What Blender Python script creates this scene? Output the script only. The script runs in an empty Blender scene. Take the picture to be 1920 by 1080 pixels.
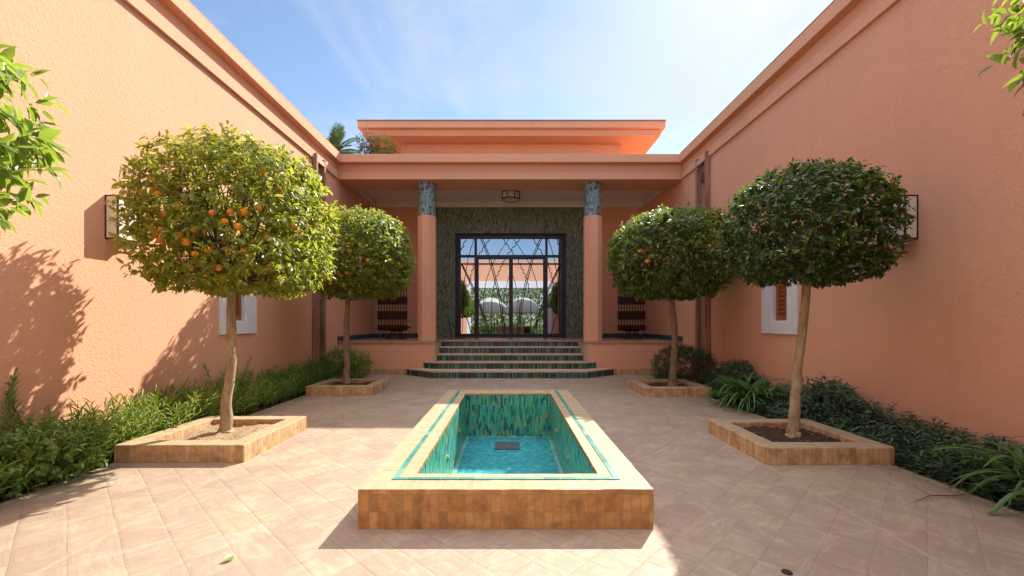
import bpy, bmesh, math, random
import numpy as np
from mathutils import Vector
R = math.radians
random.seed(7)
C = bpy.context.scene.collection
F = 806.0; CX = 954.5; CY = 605.0; H = 1.25      # lens in pixels, vanishing point, eye height

# ------------------------------------------------------------------ scene objects
def tag(o, label=None, cat=None, group=None, kind=None):
    if label: o['label'] = label
    if cat: o['category'] = cat
    if group: o['group'] = group
    if kind: o['kind'] = kind
    return o
def thing(name, loc, label, cat, group=None):
    o = bpy.data.objects.new(name, None); C.objects.link(o); o.location = loc
    o.empty_display_size = .2
    return tag(o, label, cat, group)
def origin(p):
    v = Vector((0, 0, 0))
    while p is not None:
        v += Vector(p.location); p = p.parent
    return v
class MB:
    def __init__(s): s.v = []; s.f = []; s.uv = []; s.m = []; s.mi = 0
    def face(s, pts, uvs=None, mi=None):
        b = len(s.v); s.v += [tuple(p) for p in pts]
        s.f.append(tuple(range(b, b + len(pts))))
        if uvs is None:
            a, c, d = Vector(pts[0]), Vector(pts[1]), Vector(pts[2]); n = (c - a).cross(d - a)
            ax, ay, az = abs(n.x), abs(n.y), abs(n.z)
            if az >= ax and az >= ay: uvs = [(p[0], p[1]) for p in pts]
            elif ay >= ax: uvs = [(p[0], p[2]) for p in pts]
            else: uvs = [(p[1], p[2]) for p in pts]
        s.uv.append(uvs); s.m.append(s.mi if mi is None else mi)
    def box(s, x0, x1, y0, y1, z0, z1, mi=None):
        P = lambda a, b, c: (a, b, c)
        s.face([P(x0,y0,z0),P(x1,y0,z0),P(x1,y0,z1),P(x0,y0,z1)], mi=mi)
        s.face([P(x1,y1,z0),P(x0,y1,z0),P(x0,y1,z1),P(x1,y1,z1)], mi=mi)
        s.face([P(x0,y1,z0),P(x0,y0,z0),P(x0,y0,z1),P(x0,y1,z1)], mi=mi)
        s.face([P(x1,y0,z0),P(x1,y1,z0),P(x1,y1,z1),P(x1,y0,z1)], mi=mi)
        s.face([P(x0,y0,z1),P(x1,y0,z1),P(x1,y1,z1),P(x0,y1,z1)], mi=mi)
        s.face([P(x0,y1,z0),P(x1,y1,z0),P(x1,y0,z0),P(x0,y0,z0)], mi=mi)
        return s
    def lathe(s, cx, cy, prof, n=24, phase=0.0, mi=None, caps=True):
        for i in range(n):
            a0 = 2*math.pi*i/n + phase; a1 = 2*math.pi*(i+1)/n + phase
            for (r0, z0), (r1, z1) in zip(prof[:-1], prof[1:]):
                p = [(cx+r0*math.cos(a0), cy+r0*math.sin(a0), z0), (cx+r0*math.cos(a1), cy+r0*math.sin(a1), z0),
                     (cx+r1*math.cos(a1), cy+r1*math.sin(a1), z1), (cx+r1*math.cos(a0), cy+r1*math.sin(a0), z1)]
                rr = max(r0, r1); L0 = math.hypot(r1-r0, z1-z0)*0
                s.face(p, [(a0*rr, z0), (a1*rr, z0), (a1*rr, z1), (a0*rr, z1)], mi)
        if caps:
            for (r, z), fl in ((prof[0], 1), (prof[-1], 0)):
                if r > 1e-4:
                    q = [(cx+r*math.cos(2*math.pi*i/n+phase), cy+r*math.sin(2*math.pi*i/n+phase), z) for i in range(n)]
                    s.face(q[::-1] if fl else q, mi=mi)
        return s
    def tube(s, pts, rad, n=6, mi=None):
        pts = [Vector(p) for p in pts]; rings = []
        if not hasattr(rad, '__len__'): rad = [rad]*len(pts)
        for i, p in enumerate(pts):
            t = (pts[min(i+1, len(pts)-1)] - pts[max(i-1, 0)]).normalized()
            u = t.cross(Vector((0, 1, 0.01)))
            if u.length < .2: u = t.cross(Vector((1, 0, 0)))
            u.normalize(); w = t.cross(u)
            rings.append([p + (u*math.cos(2*math.pi*k/n) + w*math.sin(2*math.pi*k/n))*rad[i] for k in range(n)])
        for i in range(len(rings)-1):
            for k in range(n):
                k2 = (k+1) % n
                s.face([rings[i][k], rings[i+1][k], rings[i+1][k2], rings[i][k2]], mi=mi)
        s.face(rings[0], mi=mi); s.face(rings[-1][::-1], mi=mi)
        return s
    def frame(s, o, i, z0, z1, side=0, top=1, ztop=None):
        # closed rim, o = outer x0,x1,y0,y1, i = inner
        ox0, ox1, oy0, oy1 = o; ix0, ix1, iy0, iy1 = i
        O = [(ox0,oy0),(ox1,oy0),(ox1,oy1),(ox0,oy1)]; I = [(ix0,iy0),(ix1,iy0),(ix1,iy1),(ix0,iy1)]
        for k in range(4):
            a, b = O[k], O[(k+1)%4]; c, d = I[(k+1)%4], I[k]
            s.face([(*a,z0),(*b,z0),(*b,z1),(*a,z1)], mi=side)
            s.face([(*c,z0),(*d,z0),(*d,z1),(*c,z1)], mi=side)
            q = [a, b, c, d]
            s.face([(*p,z1) for p in q], [((p[0],p[1]) if k in (0,2) else (p[1],p[0])) for p in q], top)
            s.face([(*p,z0) for p in q[::-1]], mi=side)
        return s
    def build(s, name, mats, parent=None, smooth=False, bevel=0, weld=False):
        if not isinstance(mats, (list, tuple)): mats = [mats]
        off = origin(parent)
        me = bpy.data.meshes.new(name)
        me.from_pydata([(p[0]-off.x, p[1]-off.y, p[2]-off.z) for p in s.v], [], s.f)
        uv = me.uv_layers.new(name='UVMap')
        flat = [c for face in s.uv for q in face for c in q]
        uv.data.foreach_set('uv', flat)
        me.polygons.foreach_set('material_index', [min(m, len(mats)-1) for m in s.m])
        for m in mats: me.materials.append(m)
        if weld or bevel or smooth:
            bm = bmesh.new(); bm.from_mesh(me); bmesh.ops.remove_doubles(bm, verts=bm.verts, dist=1e-5)
            bm.to_mesh(me); bm.free()
        if smooth:
            me.polygons.foreach_set('use_smooth', [True]*len(me.polygons))
            try: me.set_sharp_from_angle(angle=R(40))
            except Exception: pass
        me.update()
        o = bpy.data.objects.new(name, me); C.objects.link(o)
        if parent is not None: o.parent = parent
        if bevel:
            b = o.modifiers.new('bevel', 'BEVEL'); b.width = bevel; b.segments = 2; b.limit_method = 'ANGLE'; b.angle_limit = R(50)
        return o
def wear(o, cut, amp, seed=0):
    # cut a rim into short lengths and nudge its edges so they are not ruler straight
    from mathutils import noise as mn
    me = o.data; bm = bmesh.new(); bm.from_mesh(me)
    for ax in (0, 1):
        lo = min(v.co[ax] for v in bm.verts); hi = max(v.co[ax] for v in bm.verts); n = int((hi-lo)/cut)
        for i in range(1, n):
            no = Vector((0, 0, 0)); no[ax] = 1; c = Vector((0, 0, 0)); c[ax] = lo+(hi-lo)*i/n
            bmesh.ops.bisect_plane(bm, geom=bm.verts[:]+bm.edges[:]+bm.faces[:], plane_co=c, plane_no=no, dist=1e-5)
    for v in bm.verts:
        p = v.co*16 + Vector((seed, seed, 0)); q = v.co*5 + Vector((seed, 3, 0))
        d = mn.noise_vector(p)*amp + mn.noise_vector(q)*amp*.8
        v.co += Vector((d.x, d.y, d.z*.6))
    bm.to_mesh(me); bm.free()
def pieces(name, boxes, mat, parent, bevel=0):
    for b in boxes: MB().box(*b).build(name, mat, parent, bevel=bevel)
def npmesh(name, V, faces3, faces4, mat, parent=None, smooth=False):
    off = origin(parent); V = np.asarray(V, dtype=np.float64) - np.array([off.x, off.y, off.z])
    me = bpy.data.meshes.new(name); n3, n4 = len(faces3), len(faces4)
    me.vertices.add(len(V)); me.vertices.foreach_set('co', V.astype(np.float32).ravel())
    idx = np.concatenate([np.asarray(faces3, dtype=np.int32).ravel(), np.asarray(faces4, dtype=np.int32).ravel()]) if n4 else np.asarray(faces3, dtype=np.int32).ravel()
    me.loops.add(len(idx)); me.loops.foreach_set('vertex_index', idx)
    st = np.concatenate([np.arange(n3)*3, n3*3 + np.arange(n4)*4]).astype(np.int32)
    me.polygons.add(n3+n4); me.polygons.foreach_set('loop_start', st)
    me.polygons.foreach_set('loop_total', np.concatenate([np.full(n3,3), np.full(n4,4)]).astype(np.int32))
    me.materials.append(mat)
    if smooth: me.polygons.foreach_set('use_smooth', [True]*(n3+n4))
    me.update(calc_edges=True); me.validate()
    o = bpy.data.objects.new(name, me); C.objects.link(o)
    if parent is not None: o.parent = parent
    return o

# ------------------------------------------------------------------ material helpers
class NT:
    def __init__(s, name):
        s.mat = bpy.data.materials.new(name); s.mat.use_nodes = True
        s.t = s.mat.node_tree; s.n = s.t.nodes; s.l = s.t.links
        s.bsdf = s.n['Principled BSDF']; s.out = s.n['Material Output']
    def new(s, typ, **kw):
        n = s.n.new(typ)
        for k, v in kw.items(): setattr(n, k, v)
        return n
    def put(s, sock, v):
        if v is None: return
        if isinstance(v, bpy.types.NodeSocket): s.l.new(v, sock)
        elif isinstance(v, (tuple, list)) and len(v) == 3 and sock.type == 'RGBA': sock.default_value = (*v, 1)
        else: sock.default_value = v
    def math(s, op, a, b=None, c=None, clamp=False):
        n = s.new('ShaderNodeMath', operation=op, use_clamp=clamp)
        s.put(n.inputs[0], a); s.put(n.inputs[1], b); s.put(n.inputs[2], c); return n.outputs[0]
    def mix(s, f, a, b, mode='MIX'):
        n = s.new('ShaderNodeMix', data_type='RGBA', blend_type=mode)
        s.put(n.inputs[0], f); s.put(n.inputs[6], a); s.put(n.inputs[7], b); return n.outputs[2]
    def noise(s, vec, scale, detail=3, rough=.55, dist=0):
        n = s.new('ShaderNodeTexNoise'); s.put(n.inputs['Vector'], vec); n.inputs['Scale'].default_value = scale
        n.inputs['Detail'].default_value = detail; n.inputs['Roughness'].default_value = rough; n.inputs['Distortion'].default_value = dist
        return n.outputs['Fac']
    def ramp(s, fac, stops, interp='LINEAR'):
        n = s.new('ShaderNodeValToRGB'); e = n.color_ramp; e.interpolation = interp
        while len(e.elements) < len(stops): e.elements.new(.5)
        for el, (p, c) in zip(e.elements, stops):
            el.position = p; el.color = (*c, 1) if hasattr(c, '__len__') else (c, c, c, 1)
        s.put(n.inputs[0], fac); return n.outputs[0]
    def map(s, vec, scale=(1,1,1), rot=(0,0,0), loc=(0,0,0)):
        n = s.new('ShaderNodeMapping'); s.put(n.inputs[0], vec); n.inputs['Scale'].default_value = scale
        n.inputs['Rotation'].default_value = rot; n.inputs['Location'].default_value = loc; return n.outputs[0]
    def obj(s): return s.new('ShaderNodeTexCoord').outputs['Object']
    def uv(s): return s.new('ShaderNodeTexCoord').outputs['UV']
    def sep(s, v):
        n = s.new('ShaderNodeSeparateXYZ'); s.put(n.inputs[0], v); return n.outputs
    def comb(s, x, y, z=0.0):
        n = s.new('ShaderNodeCombineXYZ'); s.put(n.inputs[0], x); s.put(n.inputs[1], y); s.put(n.inputs[2], z); return n.outputs[0]
    def wn(s, v):
        n = s.new('ShaderNodeTexWhiteNoise'); s.put(n.inputs[0], v); return n.outputs['Value']
    def wn1(s, v):
        n = s.new('ShaderNodeTexWhiteNoise', noise_dimensions='1D'); s.put(n.inputs['W'], v); return n.outputs['Value']
    def bump(s, h, strength=.3, dist=.01, nrm=None):
        n = s.new('ShaderNodeBump'); s.put(n.inputs['Height'], h); n.inputs['Strength'].default_value = strength
        n.inputs['Distance'].default_value = dist
        if nrm is not None: s.put(n.inputs['Normal'], nrm)
        return n.outputs[0]
    def fin(s, col=None, rough=None, normal=None, spec=None, metal=None, coat=None):
        b = s.bsdf
        if col is not None: s.put(b.inputs['Base Color'], col)
        if rough is not None: s.put(b.inputs['Roughness'], rough)
        if normal is not None: s.put(b.inputs['Normal'], normal)
        if spec is not None: s.put(b.inputs['Specular IOR Level'], spec)
        if metal is not None: s.put(b.inputs['Metallic'], metal)
        if coat is not None: s.put(b.inputs['Coat Weight'], coat)
        return s.mat
def cells(N, u, v, w, h, stagger=True, gw=.06, gh=None):
    """cell random value, second random, grout mask (1 = grout)"""
    U = N.math('DIVIDE', u, w); col = N.math('FLOOR', U)
    V = N.math('DIVIDE', v, h)
    if stagger: V = N.math('ADD', V, N.wn1(col))
    row = N.math('FLOOR', V)
    id_ = N.comb(col, row, 3.7)
    r1 = N.wn(id_); r2 = N.wn(N.comb(row, col, 9.1))
    fu = N.math('ABSOLUTE', N.math('SUBTRACT', N.math('FRACT', U), .5))
    fv = N.math('ABSOLUTE', N.math('SUBTRACT', N.math('FRACT', V), .5))
    gh = gw*w/h if gh is None else gh
    m = N.math('MAXIMUM', N.math('GREATER_THAN', fu, .5-gw), N.math('GREATER_THAN', fv, .5-gh))
    return r1, r2, m
def plain(name, col, rough=.6, var=.12, scale=8, bump=.15, bscale=60, metal=0, spec=.5):
    N = NT(name); o = N.obj(); n = N.noise(o, scale, 4)
    c = N.mix(n, tuple(x*(1-var) for x in col), tuple(min(1, x*(1+var)) for x in col))
    return N.fin(c, rough, N.bump(N.noise(o, bscale, 3), bump, .004), spec, metal)

# stucco ---------------------------------------------------------------
def stucco(name, base, pits=True, bs=.55):
    N = NT(name); o = N.obj()
    big = N.noise(o, .9, 5, .6); mid = N.noise(o, 7, 4)
    st = N.noise(N.map(o, (2.2, 2.2, .25)), 1.6, 5, .6)
    c = N.mix(big, tuple(x*.90 for x in base), tuple(min(1, x*1.08) for x in base))
    c = N.mix(N.math('MULTIPLY', mid, .22), c, tuple(x*.82 for x in base))
    c = N.mix(N.ramp(st, [(.52, 0.), (.75, .22)]), c, (base[0]*.80, base[1]*.76, base[2]*.74))
    zz = N.sep(o)[2]                                                       # splash stains near the soil
    low = N.math('MULTIPLY', N.ramp(N.math('ADD', zz, N.math('MULTIPLY', mid, .5)), [(.35, .3), (.85, 0.)]), big)
    c = N.mix(low, c, (base[0]*.62, base[1]*.58, base[2]*.55))
    v = N.new('ShaderNodeTexVoronoi'); N.put(v.inputs['Vector'], o); v.inputs['Scale'].default_value = 48
    pit = N.math('MULTIPLY', N.ramp(v.outputs['Distance'], [(.10, 1.), (.22, 0.)]), N.ramp(N.noise(o, 14, 2), [(.5, 0.), (.6, 1.)]))
    pt = N.new('ShaderNodeTexVoronoi'); N.put(pt.inputs['Vector'], N.mix(.25, o, N.new('ShaderNodeTexNoise').outputs['Color'])); pt.inputs['Scale'].default_value = .8
    c = N.mix(N.math('MULTIPLY', N.wn(pt.outputs['Color']), .10), c, (base[0]*.8, base[1]*.78, base[2]*.78))
    ck = N.noise(N.map(o, (1.0, 1.0, .8)), .7, 8, .55, .4)
    crack = N.math('LESS_THAN', N.math('ABSOLUTE', N.math('SUBTRACT', ck, .53)), .0012)
    c = N.mix(N.math('MULTIPLY', crack, .28), c, tuple(x*.6 for x in base))
    if pits: c = N.mix(N.math('MULTIPLY', pit, .45), c, tuple(x*.5 for x in base))
    hgt = N.math('SUBTRACT', N.math('ADD', N.noise(o, 75, 4, .6), N.math('MULTIPLY', N.noise(o, 26, 3), .7)), N.math('MULTIPLY', pit, .8 if pits else 0))
    return N.fin(c, .9, N.bump(hgt, bs, .012), .2)
TERRA = (.79, .41, .265)
M = {}
M['stucco'] = stucco('terracotta_stucco', TERRA)
M['stucco_smooth'] = stucco('smooth_terracotta_render', (.77, .395, .255), False, .25)
M['white_plaster'] = plain('white_plaster', (.72, .72, .76), .8)
M['cream_trim'] = plain('cream_trim', (.80, .72, .62), .7)
M['ceiling'] = plain('grey_ceiling_paint', (.82, .78, .74), .85)
M['dark_metal'] = plain('dark_bronze_metal', (.05, .032, .026), .45, metal=.5)
M['blue_metal'] = plain('dark_blue_painted_metal', (.018, .018, .045), .4)
M['iron'] = plain('black_wrought_iron', (.02, .017, .018), .5)
M['zinc'] = plain('grey_roof_edge', (.30, .18, .14), .5)
M['frosted'] = plain('frosted_lamp_glass', (.72, .71, .62), .35, .1, 9, .05)
M['dark_wood'] = plain('dark_carved_wood', (.045, .016, .010), .45, .35, 14, .4, 40)
M['brown_wood'] = plain('varnished_wood', (.30, .10, .032), .45, .3, 10, .2, 30)
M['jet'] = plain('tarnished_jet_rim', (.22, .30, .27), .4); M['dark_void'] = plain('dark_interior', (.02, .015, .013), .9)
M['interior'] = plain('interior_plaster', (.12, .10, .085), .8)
M['grate'] = plain('slate_grate', (.075, .075, .10), .5)
M['steel'] = plain('brushed_steel', (.6, .62, .62), .3, metal=1)
M['roofing'] = plain('terracotta_roof_screed', (.55, .26, .13), .9)
M['parasol'] = plain('off_white_canvas', (.58, .55, .46), .8)
M['grass'] = plain('lawn_soil', (.09, .13, .035), .9, .4, 5, .5)
def soil(name, a, b):
    N = NT(name); o = N.obj(); n = N.noise(o, 18, 6, .7); n2 = N.noise(o, 90, 4)
    c = N.mix(N.ramp(n, [(.35, 0.), (.65, 1.)]), a, b); c = N.mix(N.math('MULTIPLY', n2, .4), c, tuple(x*.5 for x in a))
    return N.fin(c, .95, N.bump(N.math('ADD', n, n2), .9, .03), .1)
M['soil_pale'] = soil('sandy_soil', (.40, .27, .17), (.55, .40, .27))
M['soil_dark'] = soil('dark_mulch', (.07, .038, .03), (.14, .08, .06))
M['soil_bed'] = soil('bed_soil', (.06, .04, .028), (.12, .08, .055))

# paving ---------------------------------------------------------------
def paving():
    N = NT('diagonal_clay_paving'); o = N.obj()
    x, y, z = N.sep(o)
    wob = N.noise(o, 3.2, 2); wob2 = N.noise(N.map(o, loc=(5, 9, 0)), 3.2, 2)
    xx = N.math('ADD', x, N.math('MULTIPLY', N.math('SUBTRACT', wob, .5), .012)); yy = N.math('ADD', y, N.math('MULTIPLY', N.math('SUBTRACT', wob2, .5), .012))
    a = R(45.8); ca, sa = math.cos(a), math.sin(a)
    u = N.math('ADD', N.math('MULTIPLY', xx, ca), N.math('MULTIPLY', yy, sa)); v = N.math('SUBTRACT', N.math('MULTIPLY', yy, ca), N.math('MULTIPLY', xx, sa))
    S = .212
    U = N.math('DIVIDE', u, S); V = N.math('DIVIDE', v, S)
    cu = N.math('FLOOR', U); cv = N.math('FLOOR', V)
    id_ = N.comb(cu, cv, 1.3); r1 = N.wn(id_); r2 = N.wn(N.comb(cv, cu, 7.7)); r3 = N.wn(N.comb(cv, cu, 2.2))
    fu = N.math('ABSOLUTE', N.math('SUBTRACT', N.math('FRACT', U), .5)); fv = N.math('ABSOLUTE', N.math('SUBTRACT', N.math('FRACT', V), .5))
    mx = N.math('MAXIMUM', fu, fv)
    jw = N.math('ADD', .474, N.math('MULTIPLY', N.noise(o, 6, 3), .034))
    joint = N.math('GREATER_THAN', mx, jw)
    edge = N.ramp(mx, [(.42, 0.), (.5, 1.)])
    # streaks along each tile, direction by tile
    off = N.math('MULTIPLY', r2, 30.)
    sv = N.comb(N.math('ADD', u, off), N.math('MULTIPLY', N.math('ADD', v, off), 5.), 0.)
    sv2 = N.comb(N.math('MULTIPLY', N.math('ADD', u, off), 5.), N.math('ADD', v, off), 2.)
    streak = N.mix(N.math('GREATER_THAN', r3, .55), N.noise(sv, 5.5, 6, .65, .6), N.noise(sv2, 5.5, 6, .65, .6))
    blot = N.noise(o, 2.2, 5, .6); fine = N.noise(o, 45, 4, .6)
    c = N.ramp(r1, [(0., (.35, .27, .20)), (.12, (.37, .295, .235)), (.3, (.42, .345, .245)), (.6, (.45, .375, .27)), (.85, (.39, .315, .255)), (1., (.49, .415, .31))])
    c = N.mix(N.math('MULTIPLY', N.ramp(N.noise(N.map(o, loc=(3, 1, 0)), 1.3, 4, .6), [(.45, 0.), (.62, .55)]), N.ramp(streak, [(.35, .3), (.6, 1.)])), c, (.29, .22, .215))
    c = N.mix(N.ramp(streak, [(.42, 0.), (.58, .55)]), c, (.34, .255, .18))
    c = N.mix(N.ramp(streak, [(.30, .4), (.44, 0.)]), c, (.54, .47, .37))
    c = N.mix(N.math('MULTIPLY', N.ramp(blot, [(.5, 0.), (.68, 1.)]), .30), c, (.34, .24, .17))
    c = N.mix(N.math('MULTIPLY', N.ramp(N.noise(o, 7, 4, .6), [(.60, 0.), (.70, 1.)]), N.math('MULTIPLY', N.math('GREATER_THAN', r3, .6), .5)), c, (.55, .30, .14))
    c = N.mix(N.math('MULTIPLY', fine, .25), c, (.43, .31, .22))
    c = N.mix(N.math('MULTIPLY', joint, N.ramp(N.noise(o, 4, 3), [(.35, .15), (.65, .75)])), c, (.20, .145, .11))
    mot = N.noise(N.map(o, loc=(7, 2, 0)), 4.5, 7, .72, .8)
    c = N.mix(N.ramp(mot, [(.50, 0.), (.62, .45)]), c, (.31, .235, .195))
    c = N.mix(N.ramp(mot, [(.36, .4), (.47, 0.)]), c, (.53, .45, .36))
    rim = N.math('MAXIMUM', N.math('SUBTRACT', N.math('ABSOLUTE', N.math('ADD', x, .075)), 3.05), 0.)
    dirt = N.math('MULTIPLY', N.ramp(N.math('MULTIPLY', rim, N.math('ADD', .6, N.noise(o, 6, 4, .7))), [(.08, 0.), (.42, .75)]), .9)
    c = N.mix(dirt, c, (.20, .15, .105))
    c = N.mix(1.0, c, (.82, .79, .79), 'MULTIPLY')
    # straight border joints of lighter slips
    bl = None
    for f, pos in ((x, -2.36), (x, 2.25), (y, 3.80), (y, 7.22), (x, 3.33), (x, -3.48)):
        w = .016
        m = N.math('LESS_THAN', N.math('ABSOLUTE', N.math('SUBTRACT', f, pos)), w)
        bl = m if bl is None else N.math('MAXIMUM', bl, m)
    slip = N.noise(N.map(o, (1, 1, 1)), 24, 2)
    c = N.mix(N.math('MULTIPLY', bl, .75), c, N.mix(slip, (.28, .20, .13), (.48, .37, .24)))
    hh = N.math('SUBTRACT', N.math('ADD', N.math('MULTIPLY', streak, .8), N.math('MULTIPLY', fine, .3)), N.math('MULTIPLY', N.math('MAXIMUM', joint, N.math('MULTIPLY', edge, .4)), 1.0))
    hh = N.math('ADD', hh, N.math('MULTIPLY', r2, .5))
    return N.fin(c, N.math('ADD', .5, N.math('MULTIPLY', streak, .3)), N.bump(hh, .5, .008), .35)
M['paving'] = paving()
# clay brick rims ----------------------------------------------------------
def clay(name, pal, w, h, stain=.5, grout=(.42, .33, .24), gw=.035, rough=.75, b=.5):
    N = NT(name); uv = N.uv(); o = N.obj(); x, y, z = N.sep(uv)
    wx = N.math('ADD', x, N.math('MULTIPLY', N.math('SUBTRACT', N.noise(o, 9, 2), .5), .01))
    wy = N.math('ADD', y, N.math('MULTIPLY', N.math('SUBTRACT', N.noise(o, 11, 2), .5), .008))
    r1, r2, m = cells(N, wx, wy, w, h, False, gw)
    c = N.ramp(r1, [(i/(len(pal)-1), p) for i, p in enumerate(pal)])
    n = N.noise(o, 10, 6, .65); n2 = N.noise(o, 50, 4)
    c = N.mix(N.math('MULTIPLY', N.ramp(n, [(.45, 0.), (.68, 1.)]), stain), c, tuple(q*.42 for q in pal[0]))
    c = N.mix(N.math('MULTIPLY', n2, .3), c, tuple(q*.7 for q in pal[-1]))
    c = N.mix(N.math('MULTIPLY', m, .6), c, grout)
    hh = N.math('ADD', N.math('SUBTRACT', N.math('MULTIPLY', n, .6), N.math('MULTIPLY', m, .9)), N.math('ADD', N.math('MULTIPLY', r2, .5), N.math('MULTIPLY', n2, .35)))
    return N.fin(c, rough, N.bump(hh, b, .008), .3)
M['clay_side'] = clay('clay_brick_face', [(.52, .235, .075), (.64, .32, .11), (.58, .27, .11), (.70, .38, .15), (.44, .22, .09)], .053, .105, .8, (.30, .20, .12), .05)
M['clay_top'] = clay('worn_clay_coping', [(.34, .25, .15), (.40, .31, .19), (.36, .275, .18), (.43, .34, .22)], .053, .145, .25, (.55, .43, .30), .03, .6, .3)
M['clay_low'] = clay('clay_planter_face', [(.44, .235, .11), (.60, .37, .18), (.50, .31, .16), (.68, .46, .25), (.54, .34, .19)], .05, .30, .7, (.25, .17, .10), .05)
M['clay_step'] = clay('clay_step_tread', [(.52, .36, .26), (.58, .42, .31), (.54, .39, .30)], .10, .35, .25)
M['podium_floor'] = clay('polished_podium_tiles', [(.40, .25, .18), (.46, .30, .22), (.43, .29, .22)], .20, .20, .15, (.3, .2, .15), .012, .22, .08)
# zellige -------------------------------------------------------------------
def zellige(name, pal, w, h, gw=.07, rough=.18, grout=(.10, .12, .10), stagger=True, rot=0, b=.5, dark=0):
    N = NT(name); uv = N.uv()
    if rot: uv = N.map(uv, rot=(0, 0, R(rot)))
    x, y, z = N.sep(uv)
    r1, r2, m = cells(N, x, y, w, h, stagger, gw)
    c = N.ramp(r1, [(i/len(pal), p) for i, p in enumerate(pal)], 'CONSTANT')
    n = N.noise(N.obj(), 38, 3)
    c = N.mix(N.math('MULTIPLY', n, .28), c, (.02, .04, .035))
    c = N.mix(m, c, grout)
    hh = N.math('ADD', N.math('MULTIPLY', r2, .8), N.math('SUBTRACT', N.math('MULTIPLY', n, .5), N.math('MULTIPLY', m, 1.)))
    return N.fin(c, N.math('ADD', rough, N.math('MULTIPLY', r2, .2)), N.bump(hh, b, .004), .5)
TEAL = [tuple(min(1, q*1.7) for q in t_) for t_ in [(.035, .25, .185), (.05, .33, .24), (.02, .15, .10), (.10, .36, .26), (.03, .20, .13), (.06, .29, .24), (.015, .09, .07), (.14, .24, .09), (.04, .27, .18), (.02, .05, .14), (.03, .20, .12), (.05, .26, .15), (.04, .30, .22), (.02, .12, .08), (.20, .24, .10), (.06, .28, .19)]]
M['pool_wall'] = zellige('pool_mosaic', TEAL, .023, .088, .05)
M['pool_floor'] = zellige('pool_floor_mosaic', [(.03, .31, .38), (.045, .37, .43), (.03, .27, .35), (.08, .43, .47), (.03, .33, .41), (.04, .35, .44)], .055, .055, .05, .15, (.05, .24, .28), False, 45, .3)
M['pool_edge'] = zellige('pale_turquoise_edging', [(.16, .42, .42), (.22, .50, .47), (.14, .38, .36)], .10, .5, .04, .25, (.2, .4, .35), False)
M['inlay'] = zellige('turquoise_inlay', [(.05, .25, .20), (.09, .31, .25), (.04, .20, .16), (.14, .34, .27), (.06, .26, .22)], .11, .5, .02, .3, (.25, .35, .25), False)
M['riser'] = zellige('green_riser_mosaic', [(.05, .19, .13), (.02, .05, .055), (.07, .24, .16), (.03, .08, .08), (.05, .16, .12), (.10, .075, .07), (.035, .11, .09), (.07, .26, .19), (.025, .035, .06), (.09, .28, .23)], .034, .5, .09, .22, (.06, .05, .04), False)
M['surround'] = zellige('dark_green_mosaic', [(.17, .26, .19), (.25, .37, .27), (.30, .32, .23), (.16, .31, .23), (.44, .48, .38), (.22, .22, .15), (.20, .46, .36), (.08, .10, .08)], .020, .095, .10, .3, (.035, .03, .022), True, 0, 1.0)
M['capital'] = zellige('blue_grey_mosaic', [(.30, .44, .46), (.42, .56, .56), (.20, .36, .33), (.48, .58, .60), (.25, .40, .34), (.07, .10, .12), (.36, .48, .54), (.26, .36, .26)], .026, .085, .13, .3, (.03, .035, .035), True, 0, .8)
M['blue_tile'] = zellige('blue_skirting_tile', [(.03, .07, .12), (.02, .045, .09), (.04, .09, .13), (.035, .08, .10)], .095, .5, .03, .25, (.10, .09, .09), False)
# foliage ---------------------------------------------------------------------
def leafmat(name, cols, trans, tcol, rough=.38, spec=.5):
    cols = [tuple(q*1.35 for q in c_) for c_ in cols]
    N = NT(name); g = N.new('ShaderNodeNewGeometry'); rnd = g.outputs['Random Per Island']
    c = N.ramp(rnd, [(i/(len(cols)-1), p) for i, p in enumerate(cols)])
    c = N.mix(N.math('MULTIPLY', N.noise(N.obj(), 3, 3), .35), c, tuple(q*.6 for q in cols[0]))
    N.fin(c, rough, None, spec)
    t = N.new('ShaderNodeBsdfTranslucent'); cols_ = cols; N.put(t.inputs[0], N.mix(rnd, tcol, tuple(min(1, q*1.35) for q in tcol)))
    mx = N.new('ShaderNodeMixShader'); mx.inputs[0].default_value = trans
    N.l.new(N.bsdf.outputs[0], mx.inputs[1]); N.l.new(t.outputs[0], mx.inputs[2]); N.l.new(mx.outputs[0], N.out.inputs[0])
    return N.mat
M['leaf_orange'] = leafmat('citrus_leaves', [(.045, .085, .014), (.09, .15, .02), (.14, .18, .025), (.22, .24, .03), (.07, .10, .02), (.19, .20, .04), (.05, .075, .02)], .42, (.44, .46, .05))
M['leaf_far'] = leafmat('dense_citrus_leaves', [(.04, .08, .018), (.07, .12, .02), (.06, .10, .025), (.16, .18, .025), (.03, .055, .016), (.08, .12, .025)], .32, (.30, .36, .05))
M['leaf_yellow_green'] = leafmat('yellow_green_citrus_leaves', [(.05, .09, .018), (.10, .15, .02), (.07, .11, .025), (.20, .23, .03), (.12, .17, .03)], .40, (.42, .46, .05))  # brighter, yellower copy of the dense citrus leaves for the far left tree
M['leaf_dark'] = leafmat('dark_glossy_leaves', [(.018, .042, .012), (.03, .062, .016), (.025, .05, .016), (.035, .07, .018), (.15, .21, .025)], .24, (.20, .28, .03), .30)
M['leaf_near'] = leafmat('bright_citrus_leaves', [(.07, .14, .025), (.11, .19, .03), (.05, .10, .03), (.16, .22, .04)], .38, (.34, .45, .05))
M['leaf_lime'] = leafmat('lime_shoot_leaves', [(.10, .17, .03), (.17, .24, .04), (.08, .13, .03), (.22, .27, .06), (.13, .19, .03)], .32, (.34, .44, .06))
M['leaf_bush'] = leafmat('small_bush_leaves', [(.07, .14, .03), (.12, .20, .04), (.16, .22, .06)], .34, (.22, .34, .05))
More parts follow.
